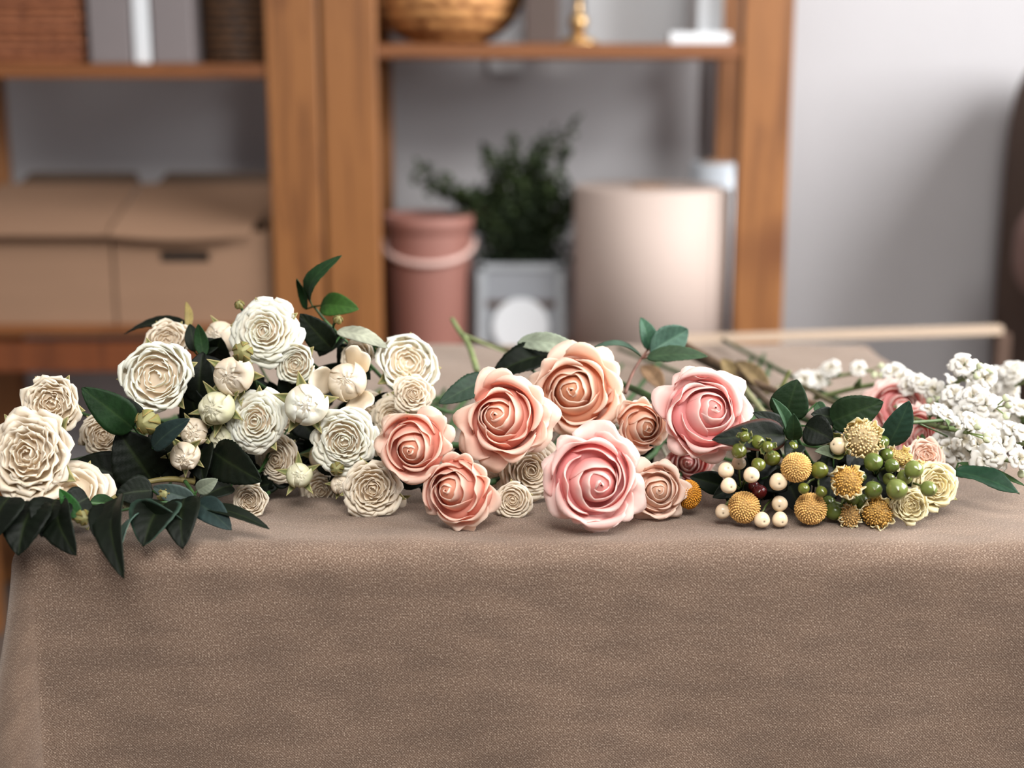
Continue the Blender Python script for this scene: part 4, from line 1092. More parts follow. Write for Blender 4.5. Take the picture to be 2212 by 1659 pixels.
def berry_sprig(name, label, node, berries, kind, col, root, seed):
    """node: px,py,Y joint; berries: list of (px,py,rpx,Y[,sep])"""
    rs = RN(seed); nd = at(*node)
    t = thing(name, label, 'berries', nd, None, 'berry sprigs at the right of the table'); O = np.array(nd)
    e = at(*root)
    e.z = max(e.z, TZ + .006)
    mb = MB(); tube(mb, [Vector(q) for q in crom([tuple(nd), tuple(nd.lerp(e, .5)), tuple(e)], 12)], .0014, .0018, 7, A3(80, 84, 44)); mb.build('stem', M_STEM, t, off=O)
    for b in berries:
        px, py, rp, Y = b[:4]; Y = Y + .020 if py > 1080 else Y; sep = len(b) > 4 and b[4]
        c = at(px, py, Y); R = rp * mpp(Y)
        out = Vector((rs.rand() * .5 - .25, -1, .2 + rs.rand() * .3 - .15))
        if kind == 'white': out = Vector((rs.rand() * .5 - .25, -1, .12 + rs.rand() * .3 - .3))
        if rs.rand() < .25: out = Vector((rs.rand() * 2 - 1, -.7, rs.rand()))
        out.normalize()
        mb = MB(); k = (1 + (rs.rand() - .5) * .25)
        berry_mesh(mb, c, R, out, np.clip(col * k, 0, .9), A3(60, 44, 26) if kind != 'green' else A3(90, 80, 40), kind, rs)
        # stalk
        s0 = c - out * R * .9
        tube(mb, [s0, s0.lerp(nd, .5) + Vector((0, .004, 0)), nd], .0008, .0010, 6, A3(86, 96, 50))
        if kind == 'white':
            qq = Vector((0, 0, 1)).rotation_difference(out)
            for a in range(5):
                aa = a * 2 * pi / 5 + rs.rand() * .5
                d1 = qq @ Vector((cos(aa), sin(aa), 0))
                tube(mb, [c + out * R * .76, c + out * R * .86 + d1 * R * .22], .00025, .0001, 4, A3(60, 40, 28))
        else:
            tube(mb, [c + out * R * 1.1, c + out * R * 1.28], .0003, .0002, 5, A3(70, 56, 30))
        bo = mb.build('berry', M_BERRY, t, off=O)
        if sep:
            m2 = MB(); q = Vector((0, 0, 1)).rotation_difference(out); Aq = np.array(q.to_matrix())
            for a in range(5):
                aa = a * 2 * pi / 5
                pr = [(.25 * R, -1.05 * R), (.95 * R, -.85 * R), (1.35 * R, -.35 * R), (1.5 * R, .25 * R)]
                petal(m2, rs, aa, pr, .42, dict(inner=GREEN_L, base=GREEN_L, mid=GREEN_L * .9, edge=A3(120, 110, 66), out=GREEN_L), .5, th=.0005, ruf=.0004)
            m2.v = [v @ Aq.T + np.array(c) for v in m2.v]
            o2 = m2.build('sepals', M_LEAF, bo, off=O)
    return t
GB = A3(96, 102, 38); GB2 = A3(84, 98, 42); GB3 = A3(108, 118, 58); WB = A3(226, 204, 172)
berry_sprig('berry_sprig', 'green berries with small leafy collars at the left, against the big dark leaf', (1640, 960, 1.05),
            [(1609, 943, 12, .995, True), (1596, 974, 17, 1.0), (1636, 956, 17, 1.01), (1658, 965, 13, .995, True), (1668, 990, 17, 1.01), (1638, 1004, 16, 1.0)], 'green', GB, (1700, 900, 1.25), 1)
berry_sprig('berry_sprig', 'two small and one large green berries right of the upper golden button flower', (1770, 1030, 1.05),
            [(1712, 965, 12, 1.02), (1770, 1016, 19, 1.0), (1736, 1055, 13, .995), (1774, 1062, 13, .995), (1768, 1128, 16, 1.0)], 'green', GB, (1790, 930, 1.3), 2)
berry_sprig('berry_sprig', 'cluster of green berries right of the ragged golden flower', (1890, 1030, 1.06),
            [(1886, 998, 21, 1.01), (1906, 955, 15, 1.03), (1915, 982, 15, 1.03), (1926, 1006, 16, 1.01), (1886, 1058, 20, 1.0), (1861, 1084, 19, .995), (1858, 1030, 14, 1.02)], 'green', GB2, (1850, 930, 1.3), 3)
berry_sprig('berry_sprig', 'paler green berries beside the cream flowers', (1950, 1040, 1.05),
            [(1974, 1014, 20, 1.0), (1954, 1031, 17, 1.01), (1937, 1057, 24, .99), (2006, 1056, 18, .985), (1920, 1035, 14, 1.02)], 'green', GB3, (1900, 930, 1.3), 4)
berry_sprig('berry_sprig', 'low green berries on the cloth behind the brown button flower', (1820, 1090, 1.03),
            [(1802, 1105, 20, .99), (1790, 1085, 15, 1.01), (1842, 1078, 16, 1.01), (1865, 1120, 13, 1.0)], 'green', GB2, (1830, 960, 1.3), 5)
berry_sprig('snowberry_sprig', 'creamy white berries left of the front golden button flower', (1600, 1060, 1.04),
            [(1568, 1016, 18, 1.0), (1574, 1049, 18, .99), (1596, 1000, 16, 1.03), (1623, 1026, 18, .99), (1561, 1105, 17, .985)], 'white', WB, (1650, 960, 1.3), 6)
berry_sprig('snowberry_sprig', 'creamy white berries between the two front golden button flowers', (1670, 1075, 1.04),
            [(1681, 1041, 20, 1.0), (1684, 1088, 18, .985), (1685, 1122, 18, .98), (1646, 1123, 18, .975)], 'white', WB, (1720, 960, 1.3), 7)
berry_sprig('snowberry_sprig', 'single white bud-like berry under the pale topmost button flower', (1812, 985, 1.06),
            [(1811, 963, 20, 1.03, True)], 'white', WB, (1780, 920, 1.3), 8)
berry_sprig('berry_sprig', 'dark red berries in the shade behind the front golden button flower', (1645, 1075, 1.05),
            [(1640, 1062, 17, 1.03), (1628, 1050, 13, 1.035), (1850, 1100, 12, 1.02)][:2], 'green', A3(92, 22, 22), (1700, 960, 1.3), 9)

# ---------- leaf sprays
D = GREEN_D; Dm = A3(32, 56, 30); BL = A3(66, 92, 78)
def lf(b, t, w, **k): return dict(b=b, t=t, w=w, **k)
sprig('leaf_spray', 'upright dark green leaf spray rising above the top white rose', 'leaves',
      [(760, 790, 1.16), (735, 730, 1.17), (700, 690, 1.17), (678, 662, 1.17)],
      [lf((676, 662, 1.165), (742, 552, 1.14), 40, col=Dm, bend=.26, roll=-.5, ser=.08, fold=.25, hook=.03),
       lf((660, 668, 1.165), (641, 602, 1.15), 24, col=Dm, bend=-.1, roll=-.7, ser=.1, fold=.5),
       lf((693, 660, 1.17), (775, 668, 1.15), 52, col=A3(52, 84, 34), bend=.12, roll=.1, fold=.2, normal=(0, -1, .6))])
sprig('leaf_spray', 'dark leaves with a pale underside right of the top white rose', 'leaves',
      [(800, 800, 1.16), (770, 760, 1.15), (735, 725, 1.14), (700, 690, 1.14)],
      [lf((716, 752, 1.12), (648, 678, 1.11), 62, col=D, bend=.1, roll=-.1, ser=.06, fold=.15),
       lf((728, 716, 1.12), (838, 752, 1.11), 44, col=A3(150, 152, 134), back=D, bend=.10, roll=.0, fold=.1, ser=.04, normal=(0, -.6, 1)),
       lf((760, 740, 1.15), (842, 768, 1.13), 34, col=Dm, bend=.1, roll=.3, fold=.2),
       lf((730, 720, 1.15), (690, 770, 1.13), 60, col=D, bend=.1, roll=.3, fold=.2),
       lf((770, 770, 1.14), (800, 820, 1.12), 40, col=D, bend=.1, roll=.3, fold=.2)])
sprig('leaf_spray', 'long dark leaf lying behind the grey-white rose at the left', 'leaves',
      [(440, 780, 1.14), (425, 745, 1.15), (412, 715, 1.15)],
      [lf((416, 712, 1.15), (268, 722, 1.17), 52, col=D, bend=.12, roll=.3, fold=.2, normal=(0, -.7, 1)),
       lf((420, 760, 1.12), (410, 700, 1.13), 34, col=D, bend=.1, roll=.3), lf((430, 760, 1.12), (480, 740, 1.12), 40, col=D, bend=.1, roll=-.3),
       lf((404, 712, 1.15), (402, 652, 1.17), 20, col=A3(120, 106, 62), bend=.1, roll=.8),
       lf((440, 770, 1.11), (428, 700, 1.11), 30, col=Dm, bend=-.1, roll=.2)])
sprig('leaf_spray', 'rounded glossy green leaf between the two far left roses and the big white rose', 'leaves',
      [(330, 960, 1.04), (300, 935, 1.04), (285, 915, 1.035)],
      [lf((288, 925, 1.03), (176, 838, 1.015), 78, col=A3(18, 40, 16), bend=.08, roll=.15, fold=.10, shape=.9),
       lf((300, 925, 1.04), (268, 860, 1.045), 50, col=D, bend=.1, roll=.3),
       lf((330, 968, 1.02), (410, 905, 1.01), 50, col=A3(32, 46, 44), bend=.1, roll=-.2, fold=.2)])
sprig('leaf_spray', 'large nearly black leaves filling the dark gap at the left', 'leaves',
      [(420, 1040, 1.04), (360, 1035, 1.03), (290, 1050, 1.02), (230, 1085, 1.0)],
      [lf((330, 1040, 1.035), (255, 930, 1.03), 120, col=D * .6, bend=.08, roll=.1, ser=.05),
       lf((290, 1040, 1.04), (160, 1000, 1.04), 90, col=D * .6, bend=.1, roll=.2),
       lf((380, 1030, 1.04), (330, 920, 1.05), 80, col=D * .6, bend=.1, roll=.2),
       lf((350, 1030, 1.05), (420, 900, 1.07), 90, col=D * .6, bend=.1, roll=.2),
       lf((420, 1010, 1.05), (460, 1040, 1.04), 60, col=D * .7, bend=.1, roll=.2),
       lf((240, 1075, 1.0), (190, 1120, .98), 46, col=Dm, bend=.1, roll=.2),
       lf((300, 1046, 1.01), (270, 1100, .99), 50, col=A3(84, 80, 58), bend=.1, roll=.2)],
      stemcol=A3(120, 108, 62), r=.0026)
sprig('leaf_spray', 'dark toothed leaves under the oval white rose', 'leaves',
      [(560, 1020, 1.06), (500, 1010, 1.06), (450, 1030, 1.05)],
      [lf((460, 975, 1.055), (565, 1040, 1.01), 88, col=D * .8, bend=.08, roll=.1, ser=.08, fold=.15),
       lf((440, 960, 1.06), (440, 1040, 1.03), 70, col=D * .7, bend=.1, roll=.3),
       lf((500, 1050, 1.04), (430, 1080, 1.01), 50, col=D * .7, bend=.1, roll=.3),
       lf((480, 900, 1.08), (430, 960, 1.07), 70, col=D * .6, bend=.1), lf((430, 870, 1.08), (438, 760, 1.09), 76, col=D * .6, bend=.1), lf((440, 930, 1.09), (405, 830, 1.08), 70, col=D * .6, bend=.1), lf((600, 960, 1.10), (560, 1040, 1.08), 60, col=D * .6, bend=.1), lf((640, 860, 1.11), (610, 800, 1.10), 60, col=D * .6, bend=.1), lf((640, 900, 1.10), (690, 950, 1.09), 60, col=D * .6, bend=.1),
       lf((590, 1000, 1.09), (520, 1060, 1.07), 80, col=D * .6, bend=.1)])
sprig('leaf_spray', 'narrow dark leaf pointing right along the cloth', 'leaves',
      [(400, 1040, 1.03), (420, 1070, 1.0), (430, 1092, .985)],
      [lf((436, 1096, .985), (582, 1143, .965), 36, col=D, bend=.08, roll=-.2, fold=.3, normal=(0, -.7, 1)),
       lf((425, 1085, .99), (500, 1145, .965), 60, col=A3(34, 48, 46), bend=.1, roll=.1, normal=(0, -.8, 1)),
       lf((420, 1080, .99), (330, 1052, .99), 44, col=A3(60, 72, 68), bend=.08, roll=-.1),
       lf((425, 1060, 1.0), (470, 1035, 1.0), 34, col=A3(110, 116, 100), bend=.1, roll=.2)])
sprig('leaf_spray', 'broad dark leaves spread over the table edge at lower left', 'leaves',
      [(420, 1075, 1.0), (360, 1085, .985), (300, 1095, .975), (250, 1105, .965)],
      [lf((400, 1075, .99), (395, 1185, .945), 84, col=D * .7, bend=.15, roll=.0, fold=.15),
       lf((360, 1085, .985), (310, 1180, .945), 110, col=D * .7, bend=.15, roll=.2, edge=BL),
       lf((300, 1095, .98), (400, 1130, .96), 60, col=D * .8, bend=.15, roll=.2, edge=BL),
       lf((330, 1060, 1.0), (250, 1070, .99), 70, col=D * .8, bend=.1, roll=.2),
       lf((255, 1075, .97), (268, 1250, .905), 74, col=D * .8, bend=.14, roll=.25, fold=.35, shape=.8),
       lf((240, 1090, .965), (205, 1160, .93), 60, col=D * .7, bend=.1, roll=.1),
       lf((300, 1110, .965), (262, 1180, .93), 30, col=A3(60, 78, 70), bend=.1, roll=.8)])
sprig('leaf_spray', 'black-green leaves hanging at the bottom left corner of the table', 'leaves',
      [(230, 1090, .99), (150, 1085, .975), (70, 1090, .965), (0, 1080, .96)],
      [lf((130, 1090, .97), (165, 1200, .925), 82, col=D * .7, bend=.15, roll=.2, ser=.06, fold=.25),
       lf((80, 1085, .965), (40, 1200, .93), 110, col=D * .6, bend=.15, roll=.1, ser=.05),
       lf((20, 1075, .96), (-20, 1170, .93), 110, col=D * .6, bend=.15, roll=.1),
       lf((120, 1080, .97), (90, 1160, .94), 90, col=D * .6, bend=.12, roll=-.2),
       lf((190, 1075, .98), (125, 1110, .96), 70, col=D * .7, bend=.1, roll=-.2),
       lf((172, 1120, .96), (128, 1056, .965), 34, col=A3(28, 66, 24), bend=-.1, roll=.3)])
green_bud('single green and white pointed bud at the lower left leaves', 180, 1118, 15, .955, .55, -.1, .2, 47)
green_bud('pale green bud lying over the lower dark leaves', 355, 1068, 14, .99, .3, .2, .2, 48)
green_bud('yellow-green bud below the big white garden rose', 318, 912, 24, 1.02, -.1, -.1, .2, 49)
frs = random.Random(77)
fl_ = []
for k in range(36):
    x = frs.uniform(430, 900); y = frs.uniform(770, 1010)
    if x > 790: y = frs.uniform(850, 1010)
    Yk = 1.12 + frs.uniform(0, .05)
    a = frs.uniform(0, 6.28); l = frs.uniform(60, 95)
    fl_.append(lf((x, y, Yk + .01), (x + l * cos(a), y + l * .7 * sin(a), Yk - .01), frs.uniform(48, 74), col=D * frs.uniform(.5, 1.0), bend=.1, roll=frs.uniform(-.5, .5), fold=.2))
for k in range(16):  # low filler leaves, put in to darken the underside of the heap
    x = frs.uniform(560, 930); y = frs.uniform(1000, 1062); a = frs.uniform(-.6, 3.7); l = frs.uniform(45, 75)
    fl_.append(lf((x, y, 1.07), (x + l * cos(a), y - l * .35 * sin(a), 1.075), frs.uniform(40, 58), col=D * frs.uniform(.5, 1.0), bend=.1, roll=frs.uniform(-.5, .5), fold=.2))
sprig('leaf_spray', 'mass of dark rose leaves, partly filler added to darken the gaps between the white roses', 'leaves',
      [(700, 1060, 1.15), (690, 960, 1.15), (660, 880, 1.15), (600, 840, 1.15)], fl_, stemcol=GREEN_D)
fl_ = []
for k in range(16):  # filler leaves, put in to keep the gaps under these roses dark
    x = frs.uniform(960, 1480); y = frs.uniform(980, 1060); Yk = 1.13 + frs.uniform(0, .03); a = frs.uniform(0, 6.28); l = frs.uniform(50, 85)
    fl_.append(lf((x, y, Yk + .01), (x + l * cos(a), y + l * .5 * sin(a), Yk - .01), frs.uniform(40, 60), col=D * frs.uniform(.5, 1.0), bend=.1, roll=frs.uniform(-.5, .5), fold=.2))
sprig('leaf_spray', 'dark filler leaves added to darken the gaps beneath the pink roses', 'leaves',
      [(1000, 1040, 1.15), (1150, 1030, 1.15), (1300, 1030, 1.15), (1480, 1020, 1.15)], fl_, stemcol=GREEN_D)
fl_ = []
for k in range(22):  # filler leaves, added to make the space behind the berries dark
    x = frs.uniform(1600, 1930); y = frs.uniform(960, 1100); Yk = 1.055 + frs.uniform(0, .04); a = frs.uniform(0, 6.28); l = frs.uniform(50, 85)
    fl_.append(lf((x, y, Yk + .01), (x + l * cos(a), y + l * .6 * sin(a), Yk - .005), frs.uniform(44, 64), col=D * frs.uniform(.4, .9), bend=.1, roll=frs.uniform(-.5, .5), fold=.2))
sprig('leaf_spray', 'dark filler leaves added to darken the gaps between the berries', 'leaves',
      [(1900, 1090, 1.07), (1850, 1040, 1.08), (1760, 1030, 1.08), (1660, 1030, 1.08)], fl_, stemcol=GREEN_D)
# pink group leaves
sprig('leaf_spray', 'dark toothed rose leaves above left of the pale pink rose', 'leaves',
      [(1180, 850, 1.16), (1150, 800, 1.16), (1110, 805, 1.15)],
      [lf((1058, 815, 1.12), (948, 872, 1.08), 52, col=A3(30, 48, 34), bend=.06, roll=.0, ser=.10, fold=.1),
       lf((1195, 765, 1.14), (1060, 815, 1.13), 78, col=D, bend=.1, roll=.15, ser=.08, normal=(0, -.8, .8)),
       lf((1275, 800, 1.14), (1180, 760, 1.15), 60, col=A3(52, 76, 40), bend=.1, roll=.15, ser=.05),
       lf((1120, 738, 1.15), (1280, 772, 1.12), 46, col=A3(150, 160, 140), back=A3(60, 84, 46), bend=.14, roll=.45, ser=.10, fold=.1, normal=(0, -.5, 1))])
sprig('leaf_spray', 'blue-green rose leaves on a reddish twig behind the pink roses', 'leaves',
      [(1350, 850, 1.14), (1365, 810, 1.15), (1385, 775, 1.16), (1412, 740, 1.17)],
      [lf((1404, 762, 1.16), (1486, 712, 1.18), 76, col=BL, bend=-.05, roll=.35, fold=.5, ser=.06),
       lf((1402, 755, 1.165), (1384, 686, 1.17), 44, col=A3(52, 84, 64), bend=.08, roll=.5, fold=.3),
       lf((1398, 772, 1.155), (1528, 770, 1.14), 42, col=A3(58, 78, 56), bend=.06, roll=.2, ser=.08, normal=(0, -.6, 1)),
       lf((1386, 770, 1.16), (1268, 760, 1.15), 26, col=A3(66, 86, 72), bend=.18, roll=.3, fold=.4, normal=(0, -.6, 1))],
      stemcol=A3(120, 84, 72), r=.0016)
# berry leaves
sprig('leaf_spray', 'dark glossy leaves standing above the left berries', 'leaves',
      [(1760, 1010, 1.10), (1730, 960, 1.08), (1710, 920, 1.07), (1690, 880, 1.07)],
      [lf((1695, 940, 1.03), (1538, 950, 1.0), 70, col=D, bend=.08, roll=.1, fold=.12, shape=.85, edge=A3(110, 60, 50)),
       lf((1695, 905, 1.07), (1722, 820, 1.07), 82, col=A3(28, 46, 26), bend=.06, roll=-.15, fold=.12),
       lf((1700, 935, 1.03), (1668, 860, 1.02), 30, col=A3(50, 76, 52), bend=.12, roll=.4, fold=.6),
       lf((1714, 950, 1.02), (1714, 893, 1.01), 36, col=A3(34, 56, 34), bend=.08, roll=-.2, fold=.4),
       lf((1700, 930, 1.04), (1626, 892, 1.03), 38, col=D, bend=.08, roll=.3, fold=.2),
       lf((1720, 960, 1.03), (1700, 1000, 1.0), 44, col=D, bend=.1, roll=.3, fold=.3),
       lf((1740, 920, 1.04), (1800, 950, 1.03), 70, col=D * .7, bend=.1, roll=.1, fold=.1),
       lf((1765, 870, 1.09), (1790, 905, 1.08), 26, col=A3(66, 92, 66), bend=.2, roll=.4, fold=.3)])
sprig('leaf_spray', 'broad dark leaf and pointed leaf around the topmost button flower', 'leaves',
      [(1900, 1010, 1.12), (1880, 960, 1.10), (1850, 925, 1.09), (1800, 920, 1.08)],
      [lf((1792, 912, 1.07), (1908, 868, 1.06), 78, col=A3(30, 48, 26), bend=.06, roll=.0, fold=.08, ser=.03),
       lf((1918, 962, 1.04), (1964, 866, 1.03), 62, col=A3(36, 58, 46), bend=.05, roll=.1, fold=.12, ser=.03),
       lf((1800, 905, 1.075), (1752, 895, 1.06), 40, col=D, bend=.1, roll=.2),
       lf((1800, 985, 1.04), (1760, 975, 1.02), 30, col=A3(90, 100, 80), bend=.1, roll=.4, fold=.4),
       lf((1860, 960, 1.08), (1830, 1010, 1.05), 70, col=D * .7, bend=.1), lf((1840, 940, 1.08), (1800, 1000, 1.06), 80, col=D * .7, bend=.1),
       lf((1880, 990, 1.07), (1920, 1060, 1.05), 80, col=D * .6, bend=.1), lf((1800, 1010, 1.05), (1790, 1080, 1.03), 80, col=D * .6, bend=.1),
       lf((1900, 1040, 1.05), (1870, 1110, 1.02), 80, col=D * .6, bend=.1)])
sprig('leaf_spray', 'dim low leaves in the shade under the left berries', 'leaves',
      [(1640, 1000, 1.10), (1600, 1050, 1.06), (1570, 1080, 1.04)],
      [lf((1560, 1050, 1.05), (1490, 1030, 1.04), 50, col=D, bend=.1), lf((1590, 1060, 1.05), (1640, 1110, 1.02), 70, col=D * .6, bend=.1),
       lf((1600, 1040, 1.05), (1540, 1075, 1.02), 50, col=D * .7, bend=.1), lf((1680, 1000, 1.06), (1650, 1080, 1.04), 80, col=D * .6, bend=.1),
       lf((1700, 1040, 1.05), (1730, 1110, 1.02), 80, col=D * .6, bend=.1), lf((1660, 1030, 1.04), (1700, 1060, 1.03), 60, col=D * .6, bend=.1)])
sprig('leaf_spray', 'long curled glossy green leaf on the cloth at the right', 'leaves',
      [(1990, 940, 1.12), (2030, 990, 1.10), (2062, 1022, 1.06)],
      [lf((2062, 1018, 1.05), (2202, 1066, 1.02), 58, col=A3(28, 56, 38), back=A3(90, 110, 84), bend=.05, roll=-.3, fold=.35, normal=(0, -.8, .7), wave=.08),
       lf((2070, 1000, 1.07), (2215, 1050, 1.04), 20, col=A3(60, 84, 50), bend=.06, roll=.1, normal=(0, -.6, 1))])
# bare stems and twigs behind
def twig(label, pts, r, col, name='bare_twig', group=None, side=()):
    sp = [at(*p) for p in pts]
    for q in sp: q.z = max(q.z, TZ + r + .001)
    t = thing(name, label, 'twig', sp[0], None, group); O = np.array(sp[0])
    mb = MB(); tube(mb, [Vector(q) for q in crom([tuple(p) for p in sp], 24)], r, r * .7, 8, col); mb.build('stem', M_STEM, t, off=O)
    for sd in side:
        s2 = [at(*p) for p in sd]; mb = MB(); tube(mb, [Vector(q) for q in crom([tuple(p) for p in s2], 12)], r * .5, r * .35, 6, col); mb.build('side_shoot', M_STEM, t, off=O)
    return t
TW = A3(104, 84, 66); 
twig('green stem curving up behind the cream roses', [(1030, 800, 1.3), (1012, 745, 1.34), (990, 712, 1.36), (976, 688, 1.37)], .0030, A3(118, 130, 84), side=[[(1000, 722, 1.35), (1040, 740, 1.38), (1090, 760, 1.4)]])
twig('brown bent twig behind the pale toothed leaf', [(1010, 730, 1.42), (1060, 745, 1.42), (1120, 765, 1.40), (1200, 790, 1.36)], .0030, A3(84, 76, 50))
twig('thick green stem entering the wide open pink rose from behind', [(1440, 880, 1.12), (1390, 850, 1.18), (1345, 830, 1.24), (1320, 815, 1.3)], .0036, A3(62, 88, 48))
twig('long brown twig sloping down behind the wide open rose', [(1480, 745, 1.42), (1560, 790, 1.36), (1650, 835, 1.30), (1780, 880, 1.22)], .0042, TW)
twig('dark rough twig behind the berries, upper one', [(1500, 770, 1.42), (1600, 820, 1.34), (1660, 870, 1.26), (1710, 930, 1.18)], .0045, A3(92, 78, 66))
twig('grey smooth twig running right behind the berry leaves', [(1680, 860, 1.3), (1760, 905, 1.22), (1820, 935, 1.17), (1880, 960, 1.13)], .0034, A3(150, 134, 124))
twig('slim dark stem under the stock flowers', [(1650, 850, 1.34), (1720, 830, 1.36), (1800, 870, 1.28), (1900, 900, 1.22)], .0030, A3(98, 92, 66))
twig('pale green stem on the cloth behind the wide open rose', [(1600, 830, 1.30), (1640, 880, 1.24), (1680, 930, 1.18)], .0030, A3(140, 140, 104))
twig('thin upright green leaf-like shoot beside the twigs', [(1680, 870, 1.25), (1690, 835, 1.25), (1706, 800, 1.25)], .0024, A3(108, 112, 66))
twig('slanting green stem with side shoots right of the pointed leaf', [(1960, 913, 1.06), (2010, 910, 1.08), (2060, 905, 1.10), (2110, 898, 1.12)], .0016, A3(70, 90, 50), side=[[(1985, 915, 1.07), (2030, 935, 1.08), (2075, 958, 1.09)]])
for k, (lab, a, b, w, c) in enumerate([('olive dried leaf among the twigs, left one', (1600, 850, 1.32), (1560, 775, 1.36), 46, A3(122, 104, 72)),
                            ('olive dried leaf among the twigs, right one', (1660, 850, 1.3), (1590, 780, 1.35), 40, A3(116, 98, 70)),
                            ('brown dried leaf low behind the pink roses', (1430, 840, 1.26), (1385, 790, 1.3), 40, A3(126, 100, 76))]):
    sprig('dried_leaf', lab, 'leaves', [(a[0] + 10, a[1] + 12, a[2]), (a[0] + 4, a[1] + 5, a[2]), a], [lf(a, b, w, col=c, bend=.1, roll=.2, fold=.3)], stemcol=TW, r=.0012)

# ---------- white stock flowers
def floret_mesh(seed, R=.0108, warm=0):
    rs = RN(seed); mb = MB()
    w = A3(246, 244, 240); cr = A3(240, 228, 200); gy = A3(196, 176, 90)
    pal_ = dict(inner=gy, base=gy * .5 + cr * .5, mid=w * .97, edge=w, out=w)
    for ring, (n, rt, zt) in enumerate([(4, 1.0, .38), (3, .6, .62)]):
        for k in range(n):
            pr = [(.08, 0), (.22, .28), (rt * .6, zt * .9), (rt * .9, zt), (rt * 1.05, zt - .08)]
            pr = [(a * R, b * R) for a, b in pr]
            petal(mb, rs, k * 2 * pi / n + ring * .8 + rs.rand() * .4, pr, .80, pal_, .5 + .2 * (2 - ring), th=.00045, ruf=.05 * R, curl=.10 * R, tip=.16, nu=9, nv=8, wbase=.3, notch=.8)
    cal = MB()
    for k in range(4):
        pr = [(.06 * R, -.55 * R), (.20 * R, -.3 * R), (.22 * R, .0), (.24 * R, .3 * R)]
        petal(cal, rs, k * pi / 2, pr, .6, dict(inner=GREEN_L, base=GREEN_L, mid=GREEN_L, edge=GREEN_L * 1.1, out=GREEN_L), .5, th=.0004, ruf=0, nu=5, nv=6)
    return mb, cal
FL = []
for s in range(4):
    a, b = floret_mesh(300 + s)
    oa = a.build('floret', M_PETAL); ob = b.build('calyx', M_LEAF, oa)
    FL.append((oa, ob))
used_fl = [False] * 4
def put_floret(parent, pos, direction, scale, k):
    oa, ob = FL[k]
    if used_fl[k]: na = oa.copy(); nb = ob.copy(); COL.objects.link(na); COL.objects.link(nb)
    else: na, nb = oa, ob; used_fl[k] = True
    nb.parent = na
    na.parent = parent; na.location = pos; na.scale = (scale,) * 3
    q = Vector((0, 0, 1)).rotation_difference(direction.normalized()) @ Quaternion((0, 0, 1), rnd.uniform(0, 6))
    na.rotation_euler = q.to_euler()
    return na
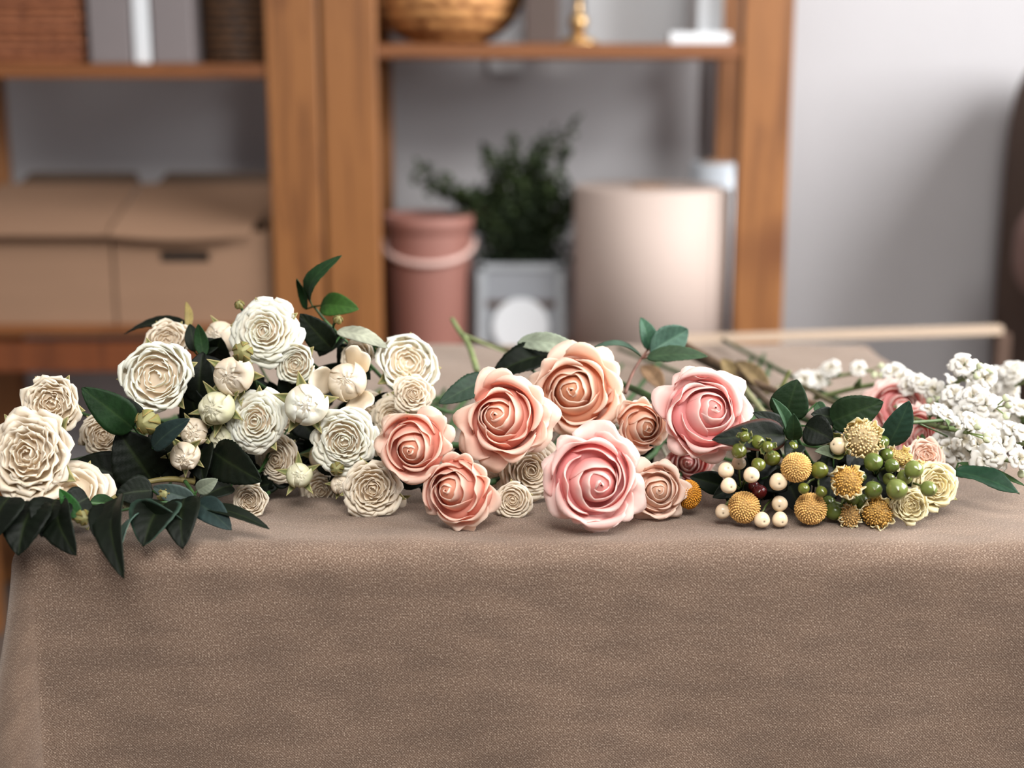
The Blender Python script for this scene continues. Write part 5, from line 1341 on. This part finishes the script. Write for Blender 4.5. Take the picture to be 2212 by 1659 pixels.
def stock(label, base, mid, tip, n, spread, seed, scale=1.0, dens0=.35, leafy=2):
    global rnd
    rnd = random.Random(seed)
    P = [at(*base), at(*mid), at(*tip)]
    for q in P: q.z = max(q.z, TZ + .008)
    t = thing('stock_flower', label, 'flower', P[0], None, 'white stock flowers at the right end of the table'); O = P[0]
    pts = [Vector(q) for q in crom([tuple(p) for p in P], 30)]
    mb = MB(); tube(mb, [p - O for p in pts], .0026, .0014, 8, A3(116, 130, 84)); mb.build('stem', M_STEM, t)
    n = int(n * .72)
    for k in range(n):
        f = dens0 + (1 - dens0) * (k + .5) / n; i = min(28, int(f * 29)); p = pts[i]; ax = (pts[i + 1] - pts[i]).normalized()
        d = Vector((rnd.gauss(0, 1), rnd.gauss(-.7, .8), rnd.gauss(.45, .8))); d -= ax * d.dot(ax) * .6; d.normalize()
        sc_ = scale * (1.1 - .25 * f) * rnd.uniform(.85, 1.15)
        off = spread * rnd.uniform(.55, 1.0) * (1 - .4 * f)
        q = p + d * off
        if q.z < TZ + .010: q.z = TZ + .010
        face = (d + Vector((0, -.7, .35))).normalized()
        put_floret(t, q - O, face, sc_, k % 4)
        m2 = MB(); tube(m2, [p - O, (p + (q - p) * .5 + ax * .002) - O, q - face * .004 - O], .0007, .0008, 5, A3(140, 150, 100)); m2.build('flower_stalk', M_STEM, t)
    for k in range(3):
        m2 = MB(); d = Vector((rnd.gauss(0, 1), -.5, rnd.gauss(0, 1))).normalized(); e = pts[-1] + d * .008 + (pts[-1] - pts[-2]).normalized() * rnd.uniform(.002, .012)
        berry_mesh(m2, e - O, .0028, d, A3(206, 212, 176), A3(226, 226, 200), 'green', None); tube(m2, [pts[-1] - O, e - O], .0006, .0006, 5, GREEN_L); m2.build('bud', M_LEAF, t)
    for k in range(leafy):
        i = rnd.randint(4, 22); b = pts[i]; e = b + Vector((rnd.uniform(-.02, .03), -.012, rnd.uniform(-.004, .018)))
        m2 = MB(); leaf(m2, b - O, e - O, .006, col=A3(104, 124, 84), bend=.1, roll=rnd.uniform(-1, 1)); m2.build('leaf', M_LEAF, t)
    return t
stock('tall white stock head standing above the others against the grey wall', (1900, 880, 1.30), (2020, 850, 1.20), (2110, 800, 1.13), 13, .017, 1, dens0=.55, scale=1.05)
stock('white stock head cut by the right picture edge', (2000, 880, 1.35), (2140, 850, 1.28), (2225, 822, 1.24), 12, .020, 2, dens0=.5, scale=1.15)
stock('white stock spike at the middle right, florets facing the viewer', (1900, 890, 1.25), (2040, 890, 1.14), (2150, 880, 1.10), 18, .018, 3, dens0=.4)
stock('white stock spike reaching the right edge below the others', (1980, 950, 1.18), (2090, 950, 1.10), (2215, 960, 1.07), 18, .018, 4, dens0=.3)
stock('low white stock spike behind the long curled leaf', (2000, 960, 1.14), (2090, 975, 1.08), (2200, 1000, 1.045), 14, .015, 5, dens0=.35)
stock('white stock spike behind the pink blurred rose', (1760, 860, 1.32), (1900, 830, 1.26), (2010, 850, 1.18), 14, .016, 6, dens0=.5)
stock('sparse blurred white stock spray on the cloth in the background', (1700, 870, 1.36), (1760, 825, 1.38), (1880, 800, 1.36), 6, .014, 7, dens0=.3, scale=.95, leafy=5)
stock('white stock spike nearest the cream flower', (1960, 900, 1.16), (2020, 920, 1.10), (2090, 935, 1.06), 11, .016, 8, dens0=.35)
stock('pale stock spike at the far right, half way up', (2020, 900, 1.26), (2120, 900, 1.20), (2225, 900, 1.16), 14, .018, 9, dens0=.35, scale=1.1)
